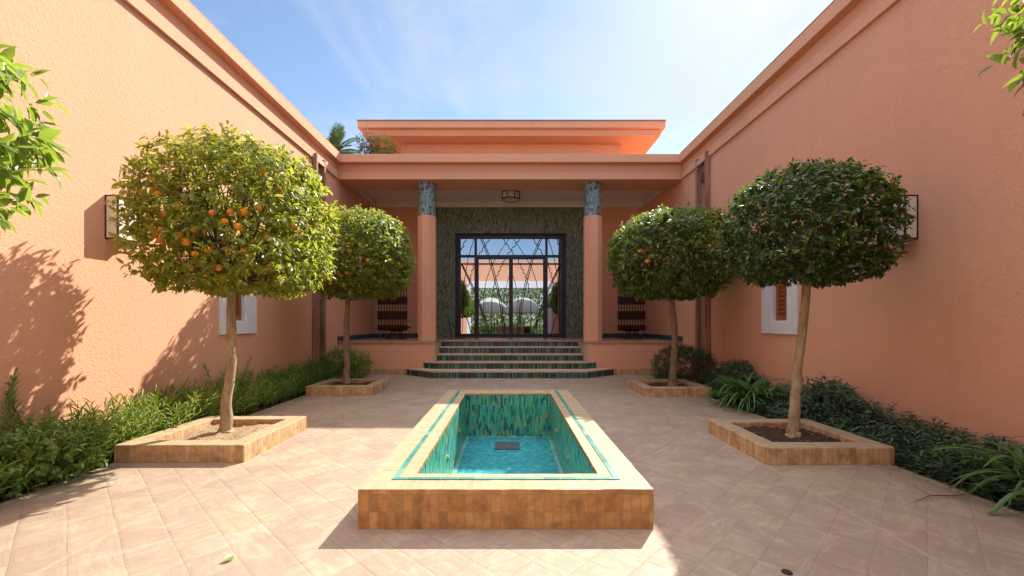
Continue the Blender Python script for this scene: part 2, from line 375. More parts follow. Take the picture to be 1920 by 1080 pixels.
M['leaf_low'] = leafmat('grey_green_cover_leaves', [(.04, .075, .042), (.065, .105, .06), (.05, .09, .045), (.08, .12, .05)], .16, (.08, .16, .05), .5)
M['leaf_strap'] = leafmat('strap_leaves', [(.04, .10, .025), (.06, .15, .035), (.05, .12, .04)], .22, (.15, .30, .05))
M['leaf_palm'] = leafmat('palm_leaves', [(.08, .13, .09), (.12, .17, .12)], .15, (.15, .25, .05))
M['leaf_yellow'] = leafmat('yellow_flecked_leaves', [(.05, .10, .03), (.30, .28, .05), (.10, .14, .04), (.35, .22, .10)], .3, (.35, .35, .06))
M['stem'] = plain('green_stems', (.10, .14, .035), .6)
M['twig'] = plain('brown_twigs', (.12, .07, .04), .8)
def bark(name, a, b):
    N = NT(name); o = N.obj(); n = N.noise(N.map(o, (6, 6, 2.2)), 3, 7, .7); k = N.noise(N.map(o, (14, 14, 22)), 1.1, 3)
    c = N.mix(N.ramp(n, [(.35, 0.), (.65, 1.)]), a, b); c = N.mix(N.ramp(k, [(.66, 0.), (.72, .7)]), c, tuple(q*.3 for q in a))
    return N.fin(c, .85, N.bump(N.math('ADD', n, k), .7, .012), .2)
M['bark_pale'] = bark('pale_bark', (.27, .18, .105), (.50, .38, .25))
M['bark_brown'] = bark('brown_bark', (.20, .13, .08), (.33, .23, .15))
def orange_mat(name, a, b):
    N = NT(name); o = N.obj(); return N.fin(N.mix(N.noise(o, 6, 3), a, b), .45, N.bump(N.noise(o, 220, 2), .25, .002), .5)
M['orange'] = orange_mat('orange_peel', (.80, .24, .012), (.90, .36, .03))
M['orange_brown'] = orange_mat('withered_peel', (.30, .07, .02), (.40, .13, .04))
M['channel'] = None
def channel():
    N = NT('stained_channel_render'); o = N.obj()
    n = N.noise(N.map(o, (8, 8, .5)), 3, 5, .6)
    c = N.mix(N.ramp(n, [(.35, 0.), (.6, 1.)]), (.20, .10, .07), (.42, .24, .17))
    return N.fin(c, .85, N.bump(n, .5, .01), .2)
M['channel'] = channel(); M['pale_render'] = plain('faded_render', (.52, .36, .32), .85); M['channel_dark'] = plain('dark_spout', (.10, .05, .035), .8)
def glass():
    N = NT('mirror_tinted_glass')
    g = N.new('ShaderNodeBsdfGlossy'); g.inputs['Color'].default_value = (.52, .58, .68, 1); g.inputs['Roughness'].default_value = .004
    t = N.new('ShaderNodeBsdfTransparent'); t.inputs[0].default_value = (.55, .58, .6, 1)
    mx = N.new('ShaderNodeMixShader'); mx.inputs[0].default_value = .68
    N.l.new(t.outputs[0], mx.inputs[1]); N.l.new(g.outputs[0], mx.inputs[2]); N.l.new(mx.outputs[0], N.out.inputs[0])
    return N.mat
M['glass'] = glass()

# ------------------------------------------------------------------ camera
cam = bpy.data.cameras.new('camera'); co = bpy.data.objects.new('camera', cam); C.objects.link(co)
co.location = (0, 0, H); co.rotation_euler = (R(90), 0, 0)
cam.sensor_width = 36; cam.lens = F/1920*36; cam.shift_x = (960-CX)/1920; cam.shift_y = (CY-540)/1920
cam.clip_start = .05; cam.clip_end = 500
sc = bpy.context.scene; sc.camera = co
sc.view_settings.view_transform = 'Standard'; sc.view_settings.look = 'None'; sc.view_settings.gamma = 1
sc.view_settings.exposure = EXPO if 'EXPO' in globals() else 1.0

# ------------------------------------------------------------------ light
SD = Vector((.60, .95, 1.0)).normalized()
elev = math.asin(SD.z); azim = math.atan2(SD.x, SD.y)
sun = bpy.data.lights.new('sun', 'SUN'); so = bpy.data.objects.new('sun', sun); C.objects.link(so)
so.location = (10, 15, 25); so.rotation_euler = SD.to_track_quat('Z', 'Y').to_euler()
sun.energy = 3.6; sun.angle = R(.5); sun.color = (1.0, .94, .80)
w = bpy.data.worlds.new('World'); sc.world = w; w.use_nodes = True
nt = w.node_tree; bg = nt.nodes['Background']
sky = nt.nodes.new('ShaderNodeTexSky'); sky.sky_type = 'NISHITA'; sky.sun_disc = False
sky.sun_elevation = elev; sky.sun_rotation = azim; sky.air_density = 1.0; sky.dust_density = .25; sky.ozone_density = 1.3
tc = nt.nodes.new('ShaderNodeTexCoord'); mp = nt.nodes.new('ShaderNodeMapping')
mp.inputs['Scale'].default_value = (1, 1.0, 1.9); mp.inputs['Rotation'].default_value = (0, R(25), R(20)); mp.inputs['Location'].default_value = (.35, .2, .1)
nz = nt.nodes.new('ShaderNodeTexNoise'); nz.inputs['Scale'].default_value = 2.3; nz.inputs['Detail'].default_value = 8; nz.inputs['Roughness'].default_value = .58; nz.inputs['Distortion'].default_value = .5
rp = nt.nodes.new('ShaderNodeValToRGB'); rp.color_ramp.elements[0].position = .44; rp.color_ramp.elements[1].position = .80
sp = nt.nodes.new('ShaderNodeSeparateXYZ')
ax = nt.nodes.new('ShaderNodeMapRange'); ax.inputs[1].default_value = -.35; ax.inputs[2].default_value = .5; ax.inputs[3].default_value = -.05; ax.inputs[4].default_value = .10
ad = nt.nodes.new('ShaderNodeMath'); ad.operation = 'ADD'
mxw = nt.nodes.new('ShaderNodeMix'); mxw.data_type = 'RGBA'; mxw.inputs[7].default_value = (4.0, 4.2, 4.4, 1)
L = nt.links.new
L(tc.outputs['Generated'], mp.inputs[0]); L(mp.outputs[0], nz.inputs['Vector']); L(tc.outputs['Generated'], sp.inputs[0])
L(sp.outputs[0], ax.inputs[0]); L(nz.outputs['Fac'], ad.inputs[0]); L(ax.outputs[0], ad.inputs[1]); L(ad.outputs[0], rp.inputs[0])
up = nt.nodes.new('ShaderNodeMapRange'); up.inputs[1].default_value = .62; up.inputs[2].default_value = .85; up.inputs[3].default_value = 0; up.inputs[4].default_value = .8  # bright cloud deck overhead, out of view, added as fill light for the shade
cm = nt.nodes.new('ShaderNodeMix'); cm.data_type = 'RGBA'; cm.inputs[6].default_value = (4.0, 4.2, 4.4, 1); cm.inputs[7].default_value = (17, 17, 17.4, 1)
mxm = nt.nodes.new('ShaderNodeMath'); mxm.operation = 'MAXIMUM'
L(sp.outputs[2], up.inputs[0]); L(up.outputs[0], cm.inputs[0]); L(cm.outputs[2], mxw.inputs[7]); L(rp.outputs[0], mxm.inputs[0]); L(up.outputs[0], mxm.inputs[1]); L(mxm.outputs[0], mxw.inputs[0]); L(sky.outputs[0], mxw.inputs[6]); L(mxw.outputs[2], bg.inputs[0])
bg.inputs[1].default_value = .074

# ------------------------------------------------------------------ setting: ground
XL, XR = -4.12, 4.17                       # courtyard wall faces
PO = (-.915, .875, 2.60, 6.45); PI_ = (-.617, .592, 2.87, 6.11)      # pool outer / inner
def sheet(name, x0, x1, y0, y1, z, mat, hole=None):
    m = MB()
    if hole:
        a0, a1, b0, b1 = hole
        for q in ((x0,a0,y0,y1),(a1,x1,y0,y1),(a0,a1,y0,b0),(a0,a1,b1,y1)):
            m.face([(q[0],q[2],z),(q[1],q[2],z),(q[1],q[3],z),(q[0],q[3],z)])
    else: m.face([(x0,y0,z),(x1,y0,z),(x1,y1,z),(x0,y1,z)])
    return tag(m.build(name, mat), kind='structure')
hole = (PO[0]+.1, PO[1]-.1, PO[2]+.1, PO[3]-.1)
sheet('ground', -150, 150, -150, 150, -.06, M['soil_bed'], hole)
sheet('courtyard_paving', -3.53, 3.38, -1.0, 10.3, 0, M['paving'], hole)
sheet('flower_bed_soil', XL, -3.53, -1.0, 10.3, -.02, M['soil_bed'])
sheet('flower_bed_soil', 3.38, XR, -1.0, 10.3, -.02, M['soil_bed'])

# ------------------------------------------------------------------ side wings
def wing(sgn, X, name_label):
    t = thing('side_wing', (X, 5, 0), name_label, 'building wing')
    def P(a): return X + sgn*a              # a>0 = into the wall, a<0 = towards the courtyard
    def bx(m, a0, a1, y0, y1, z0, z1, mi=None):
        x0, x1 = sorted((P(a0), P(a1))); m.box(x0, x1, y0, y1, z0, z1, mi)
    y0w, y1w = -1.0, 13.20
    oy0, oy1 = (6.34, 6.72) if sgn < 0 else (6.42, 6.82)
    oz0, oz1 = 1.27, 2.30
    m = MB()
    bx(m, 0, .40, y0w, oy0, -.1, 5.1); bx(m, 0, .40, oy1, y1w, -.1, 5.1)
    bx(m, 0, .40, oy0, oy1, -.1, oz0); bx(m, 0, .40, oy0, oy1, oz1, 5.1)
    m.build('wall', M['stucco'], t)
    m = MB(); bx(m, .40, 6, y0w, y1w+5, -.1, 4.98); m.build('roof_terrace', M['roofing'], t)
    yb = 10.30
    m = MB(); bx(m, -.13, .40, y0w, yb-.13, 5.05, 5.245); m.build('cornice', M['stucco_smooth'], t, bevel=.008)
    m = MB(); bx(m, -.13, .40, y0w, yb-.13, 5.248, 5.262); m.build('cornice_capping', M['zinc'] if sgn > 0 else M['stucco_smooth'], t)
    m = MB(); bx(m, -.045, 0, y0w, yb-.035, 4.685, 4.86); m.build('string_course', M['stucco_smooth'], t, bevel=.006)
    # window
    fy0, fy1 = (6.10, 6.98) if sgn < 0 else (6.19, 7.06)
    wdw = MB()
    for q in ((fy0, oy0, 1.08, 2.52), (oy1, fy1, 1.08, 2.52), (oy0, oy1, 1.08, oz0), (oy0, oy1, oz1, 2.52)):
        bx(wdw, -.025, 0, *q)
    win = wdw.build('window', M['white_plaster'], t)
    m = MB()
    bx(m, 0, .14, oy0-.0, oy0+.012, oz0, oz1); bx(m, 0, .14, oy1-.012, oy1, oz0, oz1); bx(m, 0, .14, oy0+.012, oy1-.012, oz0, oz0+.012); bx(m, 0, .14, oy0+.012, oy1-.012, oz1-.012, oz1)
    m.build('reveal', M['white_plaster'], win)
    m = MB(); a0, a1, z0, z1 = oy0+.013, oy1-.013, oz0+.013, oz1-.013
    bx(m, .055, .11, a0, a0+.05, z0, z1); bx(m, .055, .11, a1-.05, a1, z0, z1); bx(m, .055, .11, a0+.05, a1-.05, z0, z0+.07); bx(m, .055, .11, a0+.05, a1-.05, z1-.05, z1)
    m.build('wooden_frame', M['brown_wood'], win, bevel=.004)
    m = MB(); g0, g1 = a0+.05, a1-.05; nn = 4
    for i in range(nn+1):
        y = g0 + (g1-g0)*i/nn; bx(m, .08, .10, y-.014, y+.014, z0+.07, z1-.05)
    zz = z0+.07; st = (g1-g0)/nn
    while zz < z1-.05:
        bx(m, .082, .098, g0, g1, zz-.013, zz+.013); zz += st
    m.build('lattice', M['brown_wood'], win)
    m = MB(); bx(m, .135, .139, a0, a1, z0, z1); m.build('dark_backing', M['dark_void'], win)
    # rain channel
    c0, c1 = (8.98, 9.44) if sgn < 0 else (8.88, 9.40)
    m = MB()
    bx(m, -.006, 0, c0+.07, c1-.07, -.05, 4.68, 0)
    ch = m.build('rain_channel', M['channel'], t)
    for ya in (c0, c1-.07): m = MB(); bx(m, -.10, 0, ya, ya+.07, -.05, 4.80); m.build('channel_fillet', M['channel'], ch)
    m = MB(); bx(m, -.098, -.05, c0+.07, c1-.07, 4.64, 4.74); m.build('channel_cap', M['pale_render'], ch)
    m = MB(); bx(m, -.03, -.007, c0+.12, c1-.12, 4.28, 4.46); m.build('spout_opening', M['channel_dark'], ch)
    return t
wing(-1, XL, 'long sunlit terracotta wing wall on the left side of the courtyard')
wing(1, XR, 'long shaded terracotta wing wall on the right side of the courtyard')

# wall lamps
def wall_lamp(sgn, X, y0, label):
    t = thing('wall_lamp', (X, y0, 2.1), label, 'wall lamp', 'box lamps on the courtyard walls')
    d, wv, z0, z1 = .135, .24, 2.105, 2.555
    def bx(m, a0, a1, ya, yb, za, zb):
        x0, x1 = sorted((X-sgn*a0, X-sgn*a1)); m.box(x0, x1, ya, yb, za, zb)
    m = MB(); e = .014
    for ya in (y0, y0+wv-e): bx(m, d-e, d, ya, ya+e, z0, z1); bx(m, 0, e, ya, ya+e, z0, z1)
    for za in (z0, z1-e):
        bx(m, e, d-e, y0, y0+e, za, za+e); bx(m, e, d-e, y0+wv-e, y0+wv, za, za+e); bx(m, d-e, d, y0+e, y0+wv-e, za, za+e)
    bx(m, 0, .006, y0+e, y0+wv-e, z0, z1)
    m.build('lamp_frame', M['dark_metal'], t)
    m = MB(); bx(m, .008, d-.004, y0+.004, y0+.008, z0+e, z1-e); m.build('pane', M['frosted'], t)
    m = MB(); bx(m, d-.008, d-.004, y0+.009, y0+wv-.009, z0+e, z1-e); m.build('pane', M['frosted'], t)
    m = MB(); bx(m, .008, d-.004, y0+wv-.008, y0+wv-.004, z0+e, z1-e); m.build('pane', M['frosted'], t)
    m = MB(); bx(m, .008, d-.009, y0+.009, y0+wv-.009, z0+.002, z0+.010); m.build('lamp_base', M['white_plaster'], t)
    m = MB(); bx(m, .008, d-.009, y0+.009, y0+wv-.009, z1-.010, z1-.002); m.build('lamp_top', M['dark_metal'], t)
wall_lamp(-1, XL, 4.38, 'dark framed glass box lamp casting a shadow on the sunlit wall')
wall_lamp(1, XR, 4.38, 'dark framed glass box lamp half hidden by the dark leafy tree')

# ------------------------------------------------------------------ entrance building
bld = thing('entrance_building', (0, 11.7, 0), 'terracotta entrance pavilion with columned portico, mosaic door surround and wide overhanging upper roof', 'building')
XC = .02; YB = 10.30; PZ = .80
sc0, sc1 = XC-1.78, XC+1.78                      # stair recess
m = MB()
m.box(XL+.001, sc0-.07, YB, 13.2, -.1, PZ-.045); m.box(sc1+.07, XR-.001, YB, 13.2, -.1, PZ-.045); m.box(sc0-.07, sc1+.07, 11.18, 13.2, -.1, PZ-.045)
m.build('podium', M['stucco_smooth'], bld)
m = MB(); m.box(XL+.001, sc0, YB-.02, 13.4, PZ-.042, PZ); m.box(sc1, XR-.001, YB-.02, 13.4, PZ-.042, PZ); m.box(sc0, sc1, 11.15, 13.4, PZ-.042, PZ)
m.build('portico_floor', M['podium_floor'], bld)
pieces('stair_cheek', [(sc0-.07, sc0, YB-.004, 11.15, .33, PZ-.043), (sc1, sc1+.07, YB-.004, 11.15, .33, PZ-.043)], M['clay_step'], bld)
pieces('plinth_course', [(XL+.001, XC-2.52, YB-.022, YB, 0, .145), (XC+2.52, XR-.001, YB-.022, YB, 0, .145)], M['clay_low'], bld)
# back wall with door opening
DX0, DX1, DZ1 = -1.65, 1.75, 3.99
m = MB(); m.box(XL+.001, DX0-.02, 13.2, 13.5, PZ, 5.0); m.box(DX1+.02, XR-.001, 13.2, 13.5, PZ, 5.0); m.box(DX0-.02, DX1+.02, 13.2, 13.5, DZ1+.02, 5.0)
m.build('back_wall', M['stucco_smooth'], bld)
m = MB(); sx0, sx1 = -2.50, 2.56
m.box(sx0, DX0, 13.165, 13.2, PZ, 4.78); m.box(DX1, sx1, 13.165, 13.2, PZ, 4.78); m.box(DX0, DX1, 13.165, 13.2, DZ1, 4.78)
m.box(DX0-.018, DX0, 13.2, 13.38, PZ, DZ1); m.box(DX1, DX1+.018, 13.2, 13.38, PZ, DZ1); m.box(DX0, DX1, 13.2, 13.38, DZ1, DZ1+.018)
m.build('mosaic_surround', M['surround'], bld)
for xa, xb, xc, xd in ((XL+.03, sx0-.001, XL+.001, XL+.03), (sx1+.001, XR-.03, XR-.03, XR-.001)):
    m = MB(); m.box(xa, xb, 13.18, 13.2, PZ, PZ+.12); m.box(xc, xd, YB+.02, 13.2, PZ, PZ+.12); m.build('blue_skirting', M['blue_tile'], bld)
# room behind the glass
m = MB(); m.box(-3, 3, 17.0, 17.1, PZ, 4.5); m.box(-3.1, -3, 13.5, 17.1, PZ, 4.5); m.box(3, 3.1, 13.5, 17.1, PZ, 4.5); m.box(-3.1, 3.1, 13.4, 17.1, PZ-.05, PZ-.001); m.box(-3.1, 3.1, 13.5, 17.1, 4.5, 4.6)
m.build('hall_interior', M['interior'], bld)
# beam, soffit, ceiling
bz0 = 4.685
m = MB(); m.box(XL+.001, XR-.001, YB, 11.18, bz0+.001, 4.86); m.box(XL+.0015, XR-.0015, YB+.04, 11.17, 4.86, 5.10)
m.build('portico_beam', M['stucco_smooth'], bld, bevel=.006)
m = MB(); m.box(XL-.10, XR+.10, YB-.13, YB+.35, 5.05, 5.245); m.build('cornice', M['stucco_smooth'], bld, bevel=.008)
m = MB(); m.box(XL+.002, XR-.002, 11.18, 13.2, 4.93, 5.0); m.build('portico_ceiling', M['ceiling'], bld)
m = MB()
for (d, za, zb) in ((.14, 4.89, 4.928), (.10, 4.84, 4.89), (.07, 4.785, 4.84)):
    m.box(XL+.002, XR-.002, 13.2-d, 13.1995, za, zb); m.box(XL+.002, XL+d, 11.18, 13.2-d, za, zb); m.box(XR-d, XR-.002, 11.18, 13.2-d, za, zb)
m.build('crown_moulding', M['cream_trim'], bld)
m = MB(); m.box(XL-6, XR+6, 11.2, 24, 4.99, 5.03) if False else m.box(XL-.35, XR+.35, YB+.3, 24, 5.001, 5.045)
m.build('flat_roof', M['roofing'], bld)
# upper pavilion
uy = 11.40; ux0, ux1 = -4.02, 4.15
m = MB(); m.box(-3.02, 3.13, 12.02, 19, 5.046, 6.24); m.build('upper_wall', M['stucco_smooth'], bld)
m = MB(); m.box(ux0+.10, ux1-.10, uy+.10, 20, 6.25, 6.42); m.build('upper_soffit_slab', M['stucco_smooth'], bld, bevel=.008)
m = MB(); m.box(ux0, ux1, uy, 20.1, 6.425, 6.60); rf = m.build('upper_roof', M['stucco_smooth'], bld, bevel=.006)
m = MB(); m.box(ux0-.015, ux1+.015, uy-.015, 20.1, 6.603, 6.628); m.build('roof_edge_strip', M['zinc'], rf)
# columns
for cx in (-2.03, 2.07):
    cy = 10.66
    m = MB(); m.lathe(cx, cy, [(.232, PZ), (.232, 3.87)], 8, R(22.5)); colo = m.build('column', M['stucco_smooth'], bld, bevel=.006)
    m = MB(); m.lathe(cx, cy, [(.212, 3.872), (.212, bz0)], 40, caps=False); m.build('mosaic_capital', M['capital'], colo, smooth=True)
# door
DYP = 13.42
def fx(a): return (a/4.154+820-CX)*DYP/F
def fz(b): return H-(b/4.154+380-CY)*DYP/F
FZ0, FZT = PZ+.002, fz(283)
m = MB(); y0, y1 = 13.385, 13.45
m.box(DX0, fx(183), y0, y1, FZ0, DZ1); m.box(fx(962), DX1, y0, y1, FZ0, DZ1)
m.box(fx(183), fx(962), y0, y1, FZT, DZ1)
for a, b in ((289, 309), (840, 859)): m.box(fx(a), fx(b), y0, y1, FZ0, FZT)
for a, b in ((183, 289), (309, 840), (859, 962)):
    m.box(fx(a), fx(b), y0, y1, fz(428), fz(408))
for a, b in ((183, 289), (859, 962)): m.box(fx(a), fx(b), y0, y1, FZ0, fz(1020))
m.box(fx(309), fx(840), y0, y1, FZ0, PZ+.02)
door = m.build('glazed_door', M['blue_metal'], bld)
def pane(a, b, c, d, par):
    q = MB(); q.box(fx(a), fx(b), 13.415, 13.423, fz(d), fz(c)); q.build('pane', M['glass'], par)
for a, b in ((183, 289), (309, 840), (859, 962)): pane(a, b, 283, 408, door)
for a, b in ((183, 289), (859, 962)): pane(a, b, 428, 1020, door)
for a, b, hs in ((310, 574, 558), (576, 839, 588)):
    m = MB(); e = 13; zt, zb = fz(429), PZ+.025
    m.box(fx(a), fx(a+e), y0+.005, y1, zb, zt); m.box(fx(b-e-3), fx(b), y0+.005, y1, zb, zt)
    m.box(fx(a+e), fx(b-e-3), y0+.005, y1, zt-.05, zt); m.box(fx(a+e), fx(b-e-3), y0+.005, y1, zb, zb+.08)
    lf = m.build('door_leaf', M['blue_metal'], door)
    q = MB(); q.box(fx(a+e), fx(b-e-3), 13.415, 13.423, zb+.08, zt-.05); q.build('pane', M['glass'], lf)
    hx = fx(566 if hs < 575 else 584)
    q = MB(); q.tube([(hx, 13.35, 1.95), (hx, 13.35, 2.25)], .011, 8); q.tube([(hx, 13.35, 1.98), (hx, 13.39, 1.98)], .008, 6); q.tube([(hx, 13.35, 2.22), (hx, 13.39, 2.22)], .008, 6)
    q.build('handle', M['steel'], lf)
# wrought iron
m = MB(); GY = 13.395
def bar(pts, r=.013): m.tube([(fx(a), GY, fz(b)) for a, b in pts], r, 6)
def wavy(p, q, n=5, amp=9, r=.011):
    (a0, b0), (a1, b1) = p, q; L_ = math.hypot(a1-a0, b1-b0); nx, ny = (b1-b0)/L_, -(a1-a0)/L_
    k = n*6; m.tube([(fx(a0+(a1-a0)*i/k + nx*amp*math.sin(i/6*math.pi*2)*.6), GY, fz(b0+(b1-b0)*i/k + ny*amp*math.sin(i/6*math.pi*2)*.6)) for i in range(k+1)], r, 5)
def both(f, *pts, **k):
    f(*pts, **k)
    mir = lambda p: (1150-p[0], p[1])
    if isinstance(pts[0], list): f([mir(p) for p in pts[0]], **k)
    else: f(*[mir(p) for p in pts], **k)
for d in (0, 13):
    both(bar, [(338+d, 284), (400+d, 430), (452+d, 620), (490+d, 800), (515+d, 1020)])
    both(bar, [(186+d*.6, 478), (300, 720+d*-2), (400+d, 1020)], r=.014)
both(bar, [(165, 820), (235, 910), (262, 1018)])
both(bar, [(285, 284), (240, 430), (205, 640), (196, 1010)], r=.008)
both(bar, [(556, 284), (470, 410), (418, 500), (380, 610), (362, 720), (352, 1015)], r=.008)
both(bar, [(560, 570), (540, 640), (515, 760), (505, 1015)], r=.008)
for vx, z0 in ((372, 700), (445, 860), (525, 690), (470, 900)): both(bar, [(vx, z0), (vx, 1015)], r=.006)
both(wavy, (510, 284), (600, 405), n=3); both(wavy, (405, 284), (326, 405), n=3); both(wavy, (222, 284), (188, 372), n=2)
both(wavy, (525, 440), (455, 590), n=4); both(wavy, (452, 590), (424, 740), n=4, amp=7); both(wavy, (424, 740), (420, 1010), n=7, amp=6)
both(wavy, (290, 465), (238, 660), n=5)
m.build('iron_grille', M['iron'], door)
# turned wood windows on the back wall
for sx in (-1, 1):
    c = -3.57 if sx < 0 else 3.78; hw = .45
    m = MB(); zb, zt = 1.02, 2.70; yb = 13.2
    m.box(c-hw, c+hw, yb-.012, yb-.001, zb, zt); wn = m.build('spindle_window', M['stucco_smooth'], bld)
    bands = [(zb, zb+.16), (1.36, 1.60), (1.82, 2.04), (zt-.14, zt)]
    for a, b in bands:
        m = MB(); m.box(c-hw, c+hw, yb-.06, yb-.012, a, b)
        m.box(c-hw, c+hw, yb-.075, yb-.06, a+.02, a+.05); m.box(c-hw, c+hw, yb-.075, yb-.06, b-.05, b-.02)
        m.build('window_rail', M['dark_wood'], wn)
    ns = 11
    for i in range(ns):
        x = c-hw+.03+(2*hw-.06)*i/(ns-1)
        for (a, b), (a2, b2) in zip(bands[:-1], bands[1:]):
            L_ = a2-b; m = MB(); m.lathe(x, yb-.036, [(.022, b), (.010, b+.15*L_), (.010, b+.35*L_), (.021, b+.5*L_), (.010, b+.65*L_), (.010, b+.85*L_), (.022, a2)], 8, caps=False); m.build('spindle', M['dark_wood'], wn, smooth=True)
# wooden pedestal stands
for c, lb in ((-3.12, 'dark carved wooden pedestal stand on the portico left of the columns'), (3.40, 'dark carved wooden pedestal stand on the portico right of the columns')):
    t = thing('pedestal_stand', (c, 11.9, PZ), lb, 'pedestal stand', 'carved stands under the portico')
    m = MB(); m.lathe(c, 11.9, [(.27, PZ), (.27, PZ+.02), (.20, PZ+.12), (.18, PZ+.15)], 8, R(22.5)); m.build('base', M['dark_wood'], t, bevel=.005)
    for k in range(8):
        a = k*math.pi/4; x, y = c+.15*math.cos(a), 11.9+.15*math.sin(a); m = MB()
        m.lathe(x, y, [(.018, PZ+.151), (.01, PZ+.18), (.018, PZ+.215)], 6, caps=False); m.build('turned_post', M['dark_wood'], t, smooth=True)
    m = MB(); m.lathe(c, 11.9, [(.18, PZ+.216), (.26, PZ+.26), (.38, PZ+.31), (.40, PZ+.34), (.37, PZ+.345), (.1, PZ+.33)], 24); m.build('bowl', M['dark_wood'], t, smooth=True)
# ceiling lamp
t = thing('ceiling_lamp', (.03, 12.0, 4.93), 'octagonal dark framed ceiling lamp under the portico', 'ceiling lamp')
m = MB(); cxl, cyl = .05, 12.0
m.lathe(cxl, cyl, [(.12, 4.89), (.12, 4.929)], 8, R(22.5)); m.lathe(cxl, cyl, [(.27, 4.86), (.27, 4.889)], 8, R(22.5)); m.lathe(cxl, cyl, [(.255, 4.665), (.27, 4.69)], 8, R(22.5), caps=False); m.lathe(cxl, cyl, [(.27, 4.69), (.27, 4.70)], 8, R(22.5), caps=False)
for k in range(8):
    a = R(22.5)+k*math.pi/4; x, y = cxl+.262*math.cos(a), cyl+.262*math.sin(a); m.box(x-.012, x+.012, y-.012, y+.012, 4.70, 4.86)
m.build('lamp_frame', M['dark_metal'], t)
m = MB(); m.lathe(cxl, cyl, [(.25, 4.68), (.255, 4.858)], 8, R(22.5)); m.build('lamp_shade', M['frosted'], t)

# ------------------------------------------------------------------ steps
st = thing('entrance_steps', (XC, 10.3, 0), 'five broad steps with green mosaic risers leading up to the entrance', 'steps')
def poly_step(front, back_y, hw_front, hw_back, z0, z1, par, straight_back=None):
    # plan: trapezoid flaring towards the podium face
    pts = [(XC-hw_front, front), (XC+hw_front, front), (XC+hw_back, back_y), (XC-hw_back, back_y)]
    lip = .03
    m = MB(); cum = 0
    ins = .015
    p2 = [(XC-hw_front+ins*.6, front+ins), (XC+hw_front-ins*.6, front+ins), (XC+hw_back-ins*1.5, back_y), (XC-hw_back+ins*1.5, back_y)]
    for k in (3, 0, 1):
        a, b = p2[k], p2[(k+1)%4]; L_ = math.hypot(b[0]-a[0], b[1]-a[1])
        m.face([(*a, z0), (*b, z0), (*b, z1-lip), (*a, z1-lip)], [(cum, z0*0), (cum+L_, 0), (cum+L_, .1), (cum, .1)]); cum += L_
    m.build('riser', M['riser'], par)
    m = MB()
    n = len(pts)
    for k in range(n):
        a, b = pts[k], pts[(k+1)%n]; m.face([(*a, z1-lip), (*b, z1-lip), (*b, z1), (*a, z1)])
    m.face([(*p, z1) for p in pts]); m.face([(*p, z1-lip) for p in pts[::-1]])
    m.build('tread', M['clay_step'], par)
poly_step(9.64, YB-.025, 1.74, 2.50, 0, .16, st)
poly_step(10.13, YB-.003, 1.80, 2.09, .16, .32, st)
m = MB(); m.box(sc0+.001, sc1-.001, YB-.001, 10.48, 0, .3195); m.build('tread', M['clay_step'], st)
for i, (yf, yn) in enumerate(((10.48, 10.83), (10.83, 11.165))):
    z0 = .32+.16*i; z1 = z0+.16
    m = MB(); m.face([(sc0+.002, yf+.015, z0), (sc1-.002, yf+.015, z0), (sc1-.002, yf+.015, z1-.03), (sc0+.002, yf+.015, z1-.03)], [(i*.3, 0), (3.56+i*.3, 0), (3.56+i*.3, .1), (i*.3, .1)]); m.build('riser', M['riser'], st)
    m = MB(); m.box(sc0+.002, sc1-.002, yf, yn+.02, z1-.03, z1); m.build('tread', M['clay_step'], st)
m = MB(); m.face([(sc0+.002, 11.17, .64), (sc1-.002, 11.17, .64), (sc1-.002, 11.17, .757), (sc0+.002, 11.17, .757)], [(.2, 0), (3.76, 0), (3.76, .1), (.2, .1)]); m.build('riser', M['riser'], st)
m = MB(); m.box(sc0+.001, sc1-.001, 10.51, 11.17, -.05, .30); m.box(sc0+.001, sc1-.001, 10.86, 11.17, .3205, .46); m.build('step_core', M['clay_step'], st)

# ------------------------------------------------------------------ pool
pool = thing('mosaic_basin', (0, 4.5, 0), 'raised rectangular clay tiled basin lined with turquoise mosaic', 'basin')
PT = .242
m = MB(); m.frame(PO, PI_, -.45, PT); wear(m.build('clay_rim', [M['clay_side'], M['clay_top']], pool, bevel=.014), .055, .0035, 3)
li = .006; zf = -.377
a0, a1, b0, b1 = PI_[0]+li, PI_[1]-li, PI_[2]+li, PI_[3]-li
m = MB()
m.face([(a0,b1,zf),(a1,b1,zf),(a1,b1,PT-.02),(a0,b1,PT-.02)]); m.face([(a1,b0,zf),(a0,b0,zf),(a0,b0,PT-.02),(a1,b0,PT-.02)])
m.face([(a0,b0,zf),(a0,b1,zf),(a0,b1,PT-.02),(a0,b0,PT-.02)]); m.face([(a1,b1,zf),(a1,b0,zf),(a1,b0,PT-.02),(a1,b1,PT-.02)])
m.build('mosaic_lining', M['pool_wall'], pool)
m = MB(); m.face([(a0-.02,b0-.02,zf),(a1+.02,b0-.02,zf),(a1+.02,b1+.02,zf),(a0-.02,b1+.02,zf)]); m.build('mosaic_floor', M['pool_floor'], pool)
m = MB(); ew = .045; m.frame((a0+.001,a1-.001,b0+.001,b1-.001), (a0+ew,a1-ew,b0+ew,b1-ew), zf+.001, zf+.012, 0, 0); m.build('floor_edging', M['pool_edge'], pool)
m = MB(); zi = PT+.005; s0, s1 = -.755, .715; wI = .038; yf, yk = 2.755, 6.40
m.face([(s0,yf,zi),(s1,yf,zi),(s1-wI,yf+wI,zi),(s0+wI,yf+wI,zi)])
m.face([(s0,yk,zi),(s0,yf,zi),(s0+wI,yf+wI,zi),(s0+wI,yk,zi)], [(yk,0),(yf,0),(yf+wI,.05),(yk,.05)])
m.face([(s1,yf,zi),(s1,yk,zi),(s1-wI,yk,zi),(s1-wI,yf+wI,zi)], [(yf,0),(yk,0),(yk,.05),(yf+wI,.05)])
m.build('turquoise_inlay', M['inlay'], pool)
